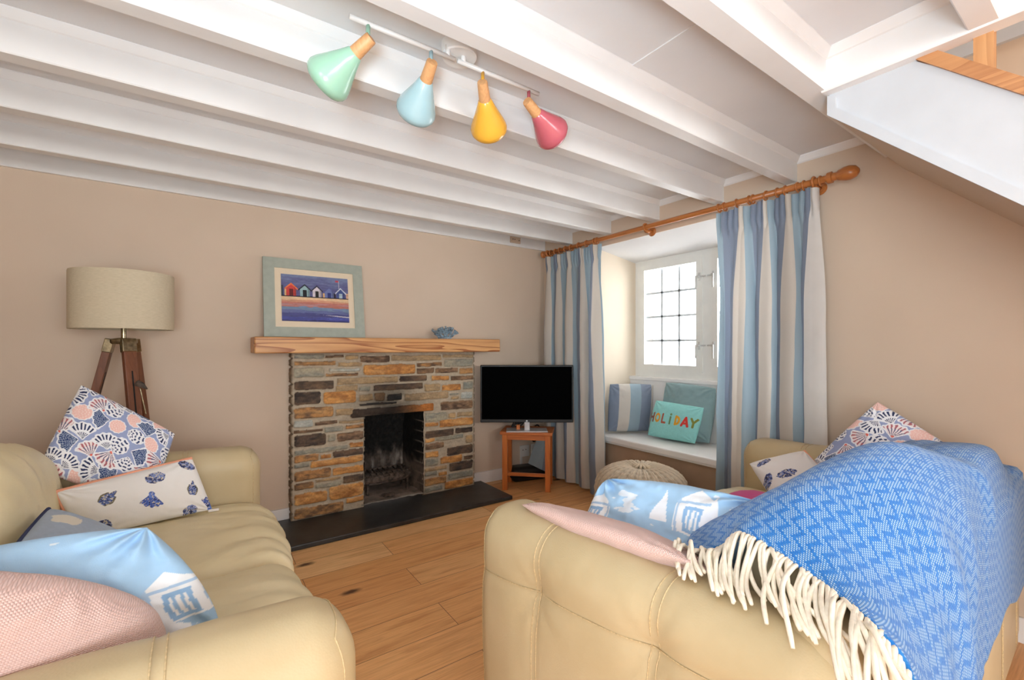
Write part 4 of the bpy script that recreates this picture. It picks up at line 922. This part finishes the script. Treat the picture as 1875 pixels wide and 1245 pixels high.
# HOLIDAY lettering drawn from simple strokes
def seg(px, py, x0, y0, x1, y1, w_):
    dx_, dy_ = x1-x0, y1-y0; t = np.clip(((px-x0)*dx_+(py-y0)*dy_)/(dx_*dx_+dy_*dy_+1e-9), 0, 1); return np.hypot(px-x0-t*dx_, py-y0-t*dy_) < w_
def holiday(a, b, wd, ht):
    C = np.empty(a.shape+(3,)); C[:] = (150, 216, 214); C *= 1+.03*fbm(np.stack([a*40, b*40], -1), 3, 2)[..., None]
    x = (a-.02)/.136; y = (b-.42)/.21; wv_ = .13
    cols = [(150, 92, 78), (226, 158, 60), (176, 94, 72), (110, 140, 100), (228, 166, 52), (214, 66, 58), (134, 138, 66)]
    for i in range(7):
        p = (x-i)*1.0; q_ = y; m_ = np.zeros(a.shape, bool)
        if i == 0: m_ = seg(p, q_, .15, 0, .15, 1, wv_) | seg(p, q_, .75, 0, .75, 1, wv_) | seg(p, q_, .15, .5, .75, .5, wv_)
        if i == 1: r = np.hypot((p-.45)/.45, (q_-.5)/.58); m_ = (r < 1) & (r > .5)
        if i == 2: m_ = seg(p, q_, .25, 0, .25, 1, wv_) | seg(p, q_, .25, 0, .72, 0, wv_)
        if i == 3: m_ = seg(p, q_, .40, 0, .40, .78, wv_) | (np.hypot(p-.40, q_-1.12) < .15)
        if i == 4: r = np.hypot((p-.18)/.66, (q_-.5)/.6); m_ = ((r < 1) & (r > .52) & (p > .05)) | seg(p, q_, .18, 0, .18, 1, wv_)
        if i == 5: m_ = seg(p, q_, .08, 0, .46, 1, wv_*1.15) | seg(p, q_, .84, 0, .46, 1, wv_*1.15) | seg(p, q_, .25, .3, .68, .3, wv_)
        if i == 6: m_ = seg(p, q_, .12, 1, .45, .5, wv_) | seg(p, q_, .80, 1, .45, .5, wv_) | seg(p, q_, .45, .5, .45, 0, wv_)
        C[m_] = cols[i]
    return C
pillow('holiday_cushion', 'small turquoise cushion with HOLIDAY in coloured letters on the window seat', [(2.905, 2.22, .745), (2.925, 1.805, .728), (2.855, 1.835, .462), (2.83, 2.245, .462)], .11, M['print'], 210, holiday, .05, .005, 14, back=(142, 208, 208))

# ------------------------------------------------------------------ knitted pouf
pf = thing('knitted_pouf', 'round cream chunky knitted pouf in front of the window seat', 'pouf', (2.325, 1.885, 0))
na, nt_ = 420, 150
A_, T_ = np.meshgrid(np.linspace(0, 2*PI, na, endpoint=False), np.linspace(0, 1, nt_), indexing='ij')
ph_ = T_*PI; cr_ = np.sign(np.cos(ph_))*np.abs(np.cos(ph_))**.75; sr_ = np.abs(np.sin(ph_))**.72
R0, Hh = .285, .195
nrib = 26; dr = np.abs(np.sin(A_*nrib/2)); rib = (1-np.exp(-(dr/.35)**2))
cell = np.abs(np.sin(T_*58+.9*np.cos(A_*nrib)))*(.5+.5*np.cos(A_*nrib*3)); kn_ = .009*rib*np.minimum(sr_*3, 1)+.0055*cell*np.minimum(sr_*2.5, 1)
R_ = (R0+kn_)*sr_+.004*np.sin(A_*7)*sr_; Zz = Hh+(Hh*cr_)+kn_*cr_*.8-.018*np.exp(-(T_/.07)**2)*(T_ < .5)
colr = np.array([214, 198, 174.])*(.80+.2*np.clip(rib*.6+cell*.6, 0, 1))[..., None]*(1+.05*fbm(np.stack([A_*9, T_*30], -1), 3, 5))[..., None]
raw('knitted_cover', np.stack([R_*np.cos(A_), R_*np.sin(A_), np.maximum(Zz, 0)], -1).reshape(-1, 3), gridF(na, nt_, cu=True), attrm('cream_knit', .95, .1, .5, 220, .2), pf, True, col=np.clip(colr, 0, 255).reshape(-1, 3))
V = []; F = []; o_ = 0
for i in range(10):
    a = i*2*PI/10; v, f = tubeVF([(0, 0, 2*Hh-.012), (.018*math.cos(a), .018*math.sin(a), 2*Hh+.004), (.04*math.cos(a), .04*math.sin(a), 2*Hh-.004), (.055*math.cos(a), .055*math.sin(a), 2*Hh-.012)], .008, 8, off=o_); V.append(v); F += f; o_ += len(v)
raw('knot', np.concatenate(V), F, plain('cream_yarn', (212, 196, 172), .95), pf)

# ------------------------------------------------------------------ curtain pole and curtains
XP, ZP = 2.552, 1.985
pole = thing('curtain_pole', 'varnished wooden curtain pole with turned finials above the window recess', 'curtain pole', (XP, 2.0, ZP))
P0 = Vector(pole.location)
tube('rod', [(0, y-2.0, 0) for y in (.93, 1.6, 2.4, 3.14)], .0165, M['pole'], pole, 20)
fin = [(.0165, 0), (.0165, .01), (.027, .012), (.028, .03), (.02, .034), (.019, .05), (.024, .056), (.033, .085), (.034, .105), (.026, .128), (.010, .14), (0, .141)]
lathe('finial', fin, M['pole'], pole, 28, Matrix.Translation((0, -1.045-.02, 0)) @ Matrix.Rotation(PI/2, 4, 'X'), cap=False)
lathe('finial', [(r*.9, z*.38) for r, z in fin], M['pole'], pole, 28, Matrix.Translation((0, 1.125, 0)) @ Matrix.Rotation(-PI/2, 4, 'X'), cap=False)
for y in (3.10, 2.03, .985):
    b = tube('bracket', [(0.0, y-2.0, -.024), (.03, y-2.0, -.026), (XW-XP-.012, y-2.0, -.02)], .012, M['pole'], pole, 12)
    a = np.linspace(0, 2*PI, 28, endpoint=False); tube('cup', [(.0225*math.cos(t), y-2.0, .0225*math.sin(t)) for t in a], .007, M['pole'], b, 10, True)
    lathe('wall_rose', [(0, 0), (.03, 0), (.033, .006), (.024, .016), (0, .018)], M['pole'], b, 24, Matrix.Translation((XW-XP-.001, y-2.0, -.02)) @ Matrix.Rotation(-PI/2, 4, 'Y'), cap=False)
def curtain(label, ya, yb, yc, yd, ph0, nf, seed, off, ringsy, lining=0, flare=None):
    """cloth from y=ya (far) to yb (near) at the top, yc..yd at the hem"""
    c = thing('curtain', label, 'curtain', (XP, (ya+yb)/2, 0)); r0 = Vector(c.location)
    ns, nv = 420, 90; S, T = np.meshgrid(np.linspace(0, 1, ns), np.linspace(0, 1, nv), indexing='ij')
    rr = np.random.RandomState(seed)
    jit = 2.6*fbm(np.stack([S*4.3, S*0], -1), 3, seed); drift = 1.5*fbm(np.stack([S*5, T*1.3], -1), 2, seed+5)*ss(.05, .8, T)
    phs = 2*PI*nf*S+jit+drift+ph0
    t_ = ss(0, .10, T)
    yt = ya+(yb-ya)*S; yh = yc+(yd-yc)*S; Y = yt+(yh-yt)*T**.8
    amp = (.012+.022*ss(.03, .4, T)); amp = amp*(.45+1.3*np.abs(fbm(np.stack([S*5, S*0+3], -1), 2, seed+9)))
    wsh = np.sin(phs)+.22*np.sin(2*phs+1.3+seed)
    X = XP+.012-amp*wsh
    Y = Y+(.55*abs(yb-ya)/nf)*np.cos(phs)*.42*ss(.02, .3, T)
    # pinch pleats in the heading tape
    hd = 1-ss(.035, .09, T); X -= .013*np.sin(2*PI*nf*4*S+jit)*hd; Y += .007*np.cos(2*PI*nf*4*S+jit)*hd; X += .006*np.exp(-((T-.05)/.02)**2)*np.sin(phs)*1.5
    X += .006*fbm(np.stack([S*9, T*16], -1), 3, seed+2)*ss(.1, .5, T); Y += .006*fbm(np.stack([S*8, T*5], -1), 3, seed+3)*T
    Z = 1.958-(1.958-.018)*T+.006*np.cos(phs)*(1-T)**4
    if flare: X, Y, Z = flare(S, T, X, Y, Z)
    X = np.minimum(X, XW-.012)
    P = np.stack([X, Y, Z], -1)-np.array(r0)
    sl = np.concatenate([[0], np.cumsum(np.linalg.norm(np.diff(P[:, nv//2], axis=0), axis=1))])
    uv = np.stack([np.repeat(sl[:, None], nv, 1)+off, T*1.95], -1)
    o = raw('cloth', P.reshape(-1, 3), gridF(ns, nv), M['stripe'], c, True, uv.reshape(-1, 2))
    if lining:
        i0 = int(ns*(1-lining)); Q = P[i0:]; Q = Q+np.array([-.004, 0, 0])*1.0
        raw('lining', Q.reshape(-1, 3), gridF(ns-i0, nv), M['lining'], c)
    a = np.linspace(0, 2*PI, 24, endpoint=False)
    for y in ringsy:
        tl = rr.uniform(-.25, .25); r = tube('ring', [(.0235*math.cos(t), y-r0.y+.0235*math.sin(t)*tl*.6, ZP+.0035*0-.004+.0235*math.sin(t)) for t in a], .0042, M['pole'], c, 8, True)
    return c
M['lining'] = plain('white_lining', (230, 226, 222), .8, var=.01); trans(M['lining'], .2); trans(M['stripe'], .22)
def fl_l(S, T, X, Y, Z):
    g = ss(.5, 1, S)*ss(.35, 1, T); X = X-.045*g; return X, Y-.05*g, Z
def fl_r(S, T, X, Y, Z):
    g = ss(.4, 1, T)*(1-np.abs(2*S-1)); return X-.02*g, Y, Z
curtain('striped curtain hanging in the corner behind the television', 3.135, 2.475, 3.10, 2.44, .4, 5, 3, .27, (3.12, 3.085, 3.05, 2.99, 2.93, 2.86, 2.79, 2.70, 2.61, 2.52, 2.495), flare=fl_l)
curtain('striped curtain with a white lining edge hanging behind the sofa under the stairs', 1.505, .965, 1.53, .955, 1.2, 4.2, 8, .20, (1.49, 1.455, 1.38, 1.31, 1.29, 1.22, 1.16, 1.12, 1.06, 1.03, .955), lining=.085, flare=fl_r)
S, T = np.meshgrid(np.linspace(0, 1, 20), np.linspace(0, 1, 24), indexing='ij')
cc_ = bpy.data.objects['curtain']; r0 = np.array(cc_.location)
c00, c10, c01, c11 = [np.array(v) for v in ((2.40, 3.00, .44), (2.47, 2.93, .44), (2.315, 3.075, .15), (2.42, 2.93, .085))]
P = ((1-S)*(1-T))[..., None]*c00+(S*(1-T))[..., None]*c10+((1-S)*T)[..., None]*c01+(S*T)[..., None]*c11
P[..., 1] += .012*np.sin(S*8+T*3); P -= r0
raw('lifted_corner', P.reshape(-1, 3), gridF(20, 24), M['stripe'], cc_, True, np.stack([.168+.11*S, T*.3], -1).reshape(-1, 2))

# ------------------------------------------------------------------ blue fringed throw over the sofa under the stairs
STN = [.905, 1.0, 1.12, 1.25, 1.40, 1.55, 1.70, 1.85, 2.05, 2.22, 2.36]
SEC = [
 [(.612, .672), (.548, .708), (.507, .738), (.4745, .768), (.3455, .7466), (.288, .740), (.234, .731), (.195, .690), (.175, .55)],
 [(.650, .700), (.600, .742), (.545, .787), (.468, .832), (.395, .822), (.300, .770), (.222, .670), (.185, .52), (.175, .36)],
 [(.675, .695), (.620, .737), (.545, .792), (.450, .868), (.375, .856), (.290, .800), (.226, .690), (.205, .53), (.205, .36)],
 [(.680, .695), (.620, .743), (.540, .800), (.435, .893), (.350, .884), (.275, .822), (.226, .700), (.215, .53), (.220, .36)],
 [(.680, .695), (.610, .752), (.520, .832), (.412, .916), (.335, .900), (.268, .835), (.234, .710), (.238, .53), (.250, .36)],
 [(.680, .700), (.610, .763), (.530, .836), (.402, .897), (.325, .884), (.270, .825), (.252, .700), (.255, .53), (.262, .35)],
 [(.680, .700), (.610, .765), (.510, .822), (.400, .864), (.320, .852), (.282, .800), (.268, .690), (.270, .54), (.272, .41)],
 [(.680, .700), (.610, .765), (.510, .820), (.402, .852), (.325, .842), (.288, .800), (.276, .690), (.277, .54), (.279, .40)],
 [(.680, .700), (.600, .755), (.500, .810), (.402, .838), (.330, .828), (.298, .790), (.284, .690), (.284, .53), (.285, .385)],
 [(.660, .690), (.590, .730), (.500, .775), (.402, .800), (.345, .790), (.314, .750), (.294, .670), (.288, .52), (.289, .365)],
 [(.640, .680), (.580, .700), (.500, .728), (.410, .742), (.360, .734), (.325, .700), (.302, .640), (.293, .51), (.292, .35)]]
SEC = np.array(SEC); SEC[1:, 0:4, 1] -= .016; SEC[5, 2:5, 1] -= .010; SEC[6, 2:5, 1] -= .022; SEC[6:, 4:, 0] -= .016; SEC[6:, 8, 1] -= np.array([.02, .02, .02, .03, .03]); ns, nt_ = 230, 190
G = np.concatenate([np.repeat(np.array(STN)[:, None, None], 9, 1), SEC], -1)
G[0, 4:, 0] = (.88, .85, .81, .80, .80)       # station, t, (x,y,z)
G = cr(G, ns); G = np.swapaxes(cr(np.swapaxes(G, 0, 1), nt_), 0, 1)
S, T = np.meshgrid(np.linspace(0, 1, ns), np.linspace(0, 1, nt_), indexing='ij')
hang = ss(.55, 1, T)
fold = np.sin(G[..., 0]*21+1.8*T+.8)*.5+.5*np.sin(G[..., 0]*34-2*T)
G[..., 1] -= (.006+.014*(1-ss(1.35, 1.6, G[..., 0])))*hang*fold*ss(.03, .25, S); G[..., 2] += .006*fbm(np.stack([S*7, T*6], -1), 3, 4)*ss(.0, .1, S)
crest = np.exp(-((G[..., 0]-1.66-.16*(T-.5))/.05)**2)*ss(.4, .6, T); G[..., 1] -= .012*crest*(1-ss(.7, .85, T))
G[..., 2] += .012*hang*np.sin(G[..., 0]*17)
bpy.context.view_layer.update()
from mathutils.bvhtree import BVHTree
dg = bpy.context.evaluated_depsgraph_get(); bv = []
for o in list(sofa_b.children)+[c for c in bpy.data.objects if c.name in ('magenta_cushion',)]:
    mw = o.matrix_world; bv.append(BVHTree.FromPolygons([mw @ v.co for v in o.data.vertices], [tuple(p.vertices) for p in o.data.polygons]))
lift = np.zeros((ns, nt_)); rear = np.zeros((ns, nt_))
for i in range(ns):
    for j in range(nt_):
        x, y, z = G[i, j]
        for b in bv:
            if j < nt_*.66:
                h = b.ray_cast(Vector((x, y, 1.6)), Vector((0, 0, -1)))[0]
                if h: lift[i, j] = max(lift[i, j], h.z+.010-z)
            else:
                h = b.ray_cast(Vector((x, y-1, z)), Vector((0, 1, 0)))[0]
                if h: rear[i, j] = max(rear[i, j], y-(h.y-.010))
print('THROW LIFT', lift.max(), rear.max(), [(round(float(G[i, 0, 0]), 2), round(float(lift[i].max()), 3), round(float(rear[i].max()), 3)) for i in range(0, ns, 18)])
def blur(A, k):
    for _ in range(k):
        B = np.pad(A, 1, mode='edge'); A = np.maximum(A, (B[:-2, 1:-1]+B[2:, 1:-1]+B[1:-1, :-2]+B[1:-1, 2:])/4)
    return A
G[..., 2] += blur(lift, 12); G[..., 1] -= blur(rear, 12)
lu = np.concatenate([np.zeros((1, nt_)), np.cumsum(np.linalg.norm(np.diff(G, axis=0), axis=2), 0)]); lv = np.concatenate([np.zeros((ns, 1)), np.cumsum(np.linalg.norm(np.diff(G, axis=1), axis=2), 1)], 1)
lu = np.repeat(lu.mean(1)[:, None], nt_, 1)*.6+lu*.4
k = NT('blue_zigzag_wool'); u = k.coord('UV'); sp = k.n('ShaderNodeSeparateXYZ', {0: u})
zz = k.math('PINGPONG', sp.outputs[0], .021); step_ = k.math('MULTIPLY', k.math('ROUND', k.math('DIVIDE', zz, .0052)), .0052)
vv = k.math('FRACT', k.math('DIVIDE', k.math('ADD', sp.outputs[1], k.math('MULTIPLY', step_, .95)), .0285))
band = k.math('LESS_THAN', vv, .38)
du = k.math('ABSOLUTE', k.math('SINE', k.math('MULTIPLY', sp.outputs[0], PI/.0046))); dv = k.math('ABSOLUTE', k.math('SINE', k.math('MULTIPLY', sp.outputs[1], PI/.0046)))
dots = k.math('MULTIPLY', du, dv)
mesh_c = k.ramp(dots, [(.42, (48, 120, 190)), (.78, (176, 202, 224))])
blue = k.ramp(k.noise(k.coord('UV'), 90, 3), [(.3, (28, 106, 186)), (.7, (40, 122, 200))])
col = k.mix(band, mesh_c, blue); k.bump(k.math('ADD', dots, k.noise(k.coord('UV'), 700, 2)), .5, .002)
M['throw'] = k.out(col, .95, 0, .1, .3)
thr = thing('blue_throw', 'blue and white zigzag wool throw with cream fringe draped over the sofa under the stairs', 'throw', (1.3, .45, .35))
tc = rel(raw('cloth', G.reshape(-1, 3), gridF(ns, nt_), M['throw'], thr, True, np.stack([lu, lv], -1).reshape(-1, 2)), thr)
so = tc.modifiers.new('thick', 'SOLIDIFY'); so.thickness = .007; so.offset = -1
yarn = plain('cream_wool_yarn', (236, 226, 208), .95, var=.04, vs=90)
rnd = random.Random(12); E0 = G[0]; cum = np.concatenate([[0], np.cumsum(np.linalg.norm(np.diff(E0, axis=0), axis=1))])
nstr = 84
for i in range(nstr):
    d = cum[-1]*(i+.5+rnd.uniform(-.25, .25))/nstr; j = min(int(np.searchsorted(cum, d)), nt_-1); p = E0[j]; tt = d/cum[-1]
    L = rnd.uniform(.085, .125); sw_ = rnd.uniform(-.022, .006)-(.03 if rnd.random() < .12 else 0); lay = ss(.70, .50, tt)
    armz = .706+.018*np.clip((.75-p[1])/.9, 0, 1)+.004
    top_ = lambda x: armz-(.085-math.sqrt(max(.085**2-max(.785-x, 0)**2, 0)))
    if tt < .70:
        k_ = rnd.uniform(1.1, 1.75)
        q1 = p+np.array([-.024, sw_*.3-.004, .006]); q2 = p+np.array([-.048*k_, sw_*.8-.014, 0]); q3 = p+np.array([-.072*k_, sw_*1.4-.030, 0]); q4 = p+np.array([-.092*k_, sw_*2-.052, 0])
        for q_, e in ((q2, .020), (q3, .006), (q4, .003)): q_[2] = top_(q_[0])+e+rnd.uniform(0, .005)
        if rnd.random() < .3: q3[2] += .012; q2[2] += .012
    else:
        q1 = p+np.array([-.014, -.004, -.012]); q2 = p+np.array([-.024, -.010+sw_*.2, -.05]); q3 = p+np.array([-.026, -.014+sw_*.4, -.09]); q4 = p+np.array([-.024, -.015+sw_*.5, -.05-L])
    P = cr(np.array([p+np.array([.006, 0, .002]), q1, q2, q3, q4]), 14)
    P += np.stack([.0015*np.sin(np.linspace(0, 9, 14)+i), .002*np.cos(np.linspace(0, 7, 14)+i*2), 0*np.linspace(0, 1, 14)], -1)
    rel(tube('tassel', P, [.0038]+[.0042]*12+[.0030], yarn, thr, 7), thr)
for o in bpy.data.objects:
    if o.parent is None:
        for nm, gp in (('shell_print_cushion', 'seashell print cushions'), ('embroidered_cushion', 'white embroidered cushions'), ('beach_hut_cushion', 'pale blue beach hut cushions'), ('pink_knit_cushion', 'pink knitted cushions'), ('wall_socket', 'wall sockets behind the stool')):
            if o.name.split('.')[0] == nm: o['group'] = gp
        if o.name.split('.')[0] == 'curtain': o['group'] = 'striped curtains at the window'
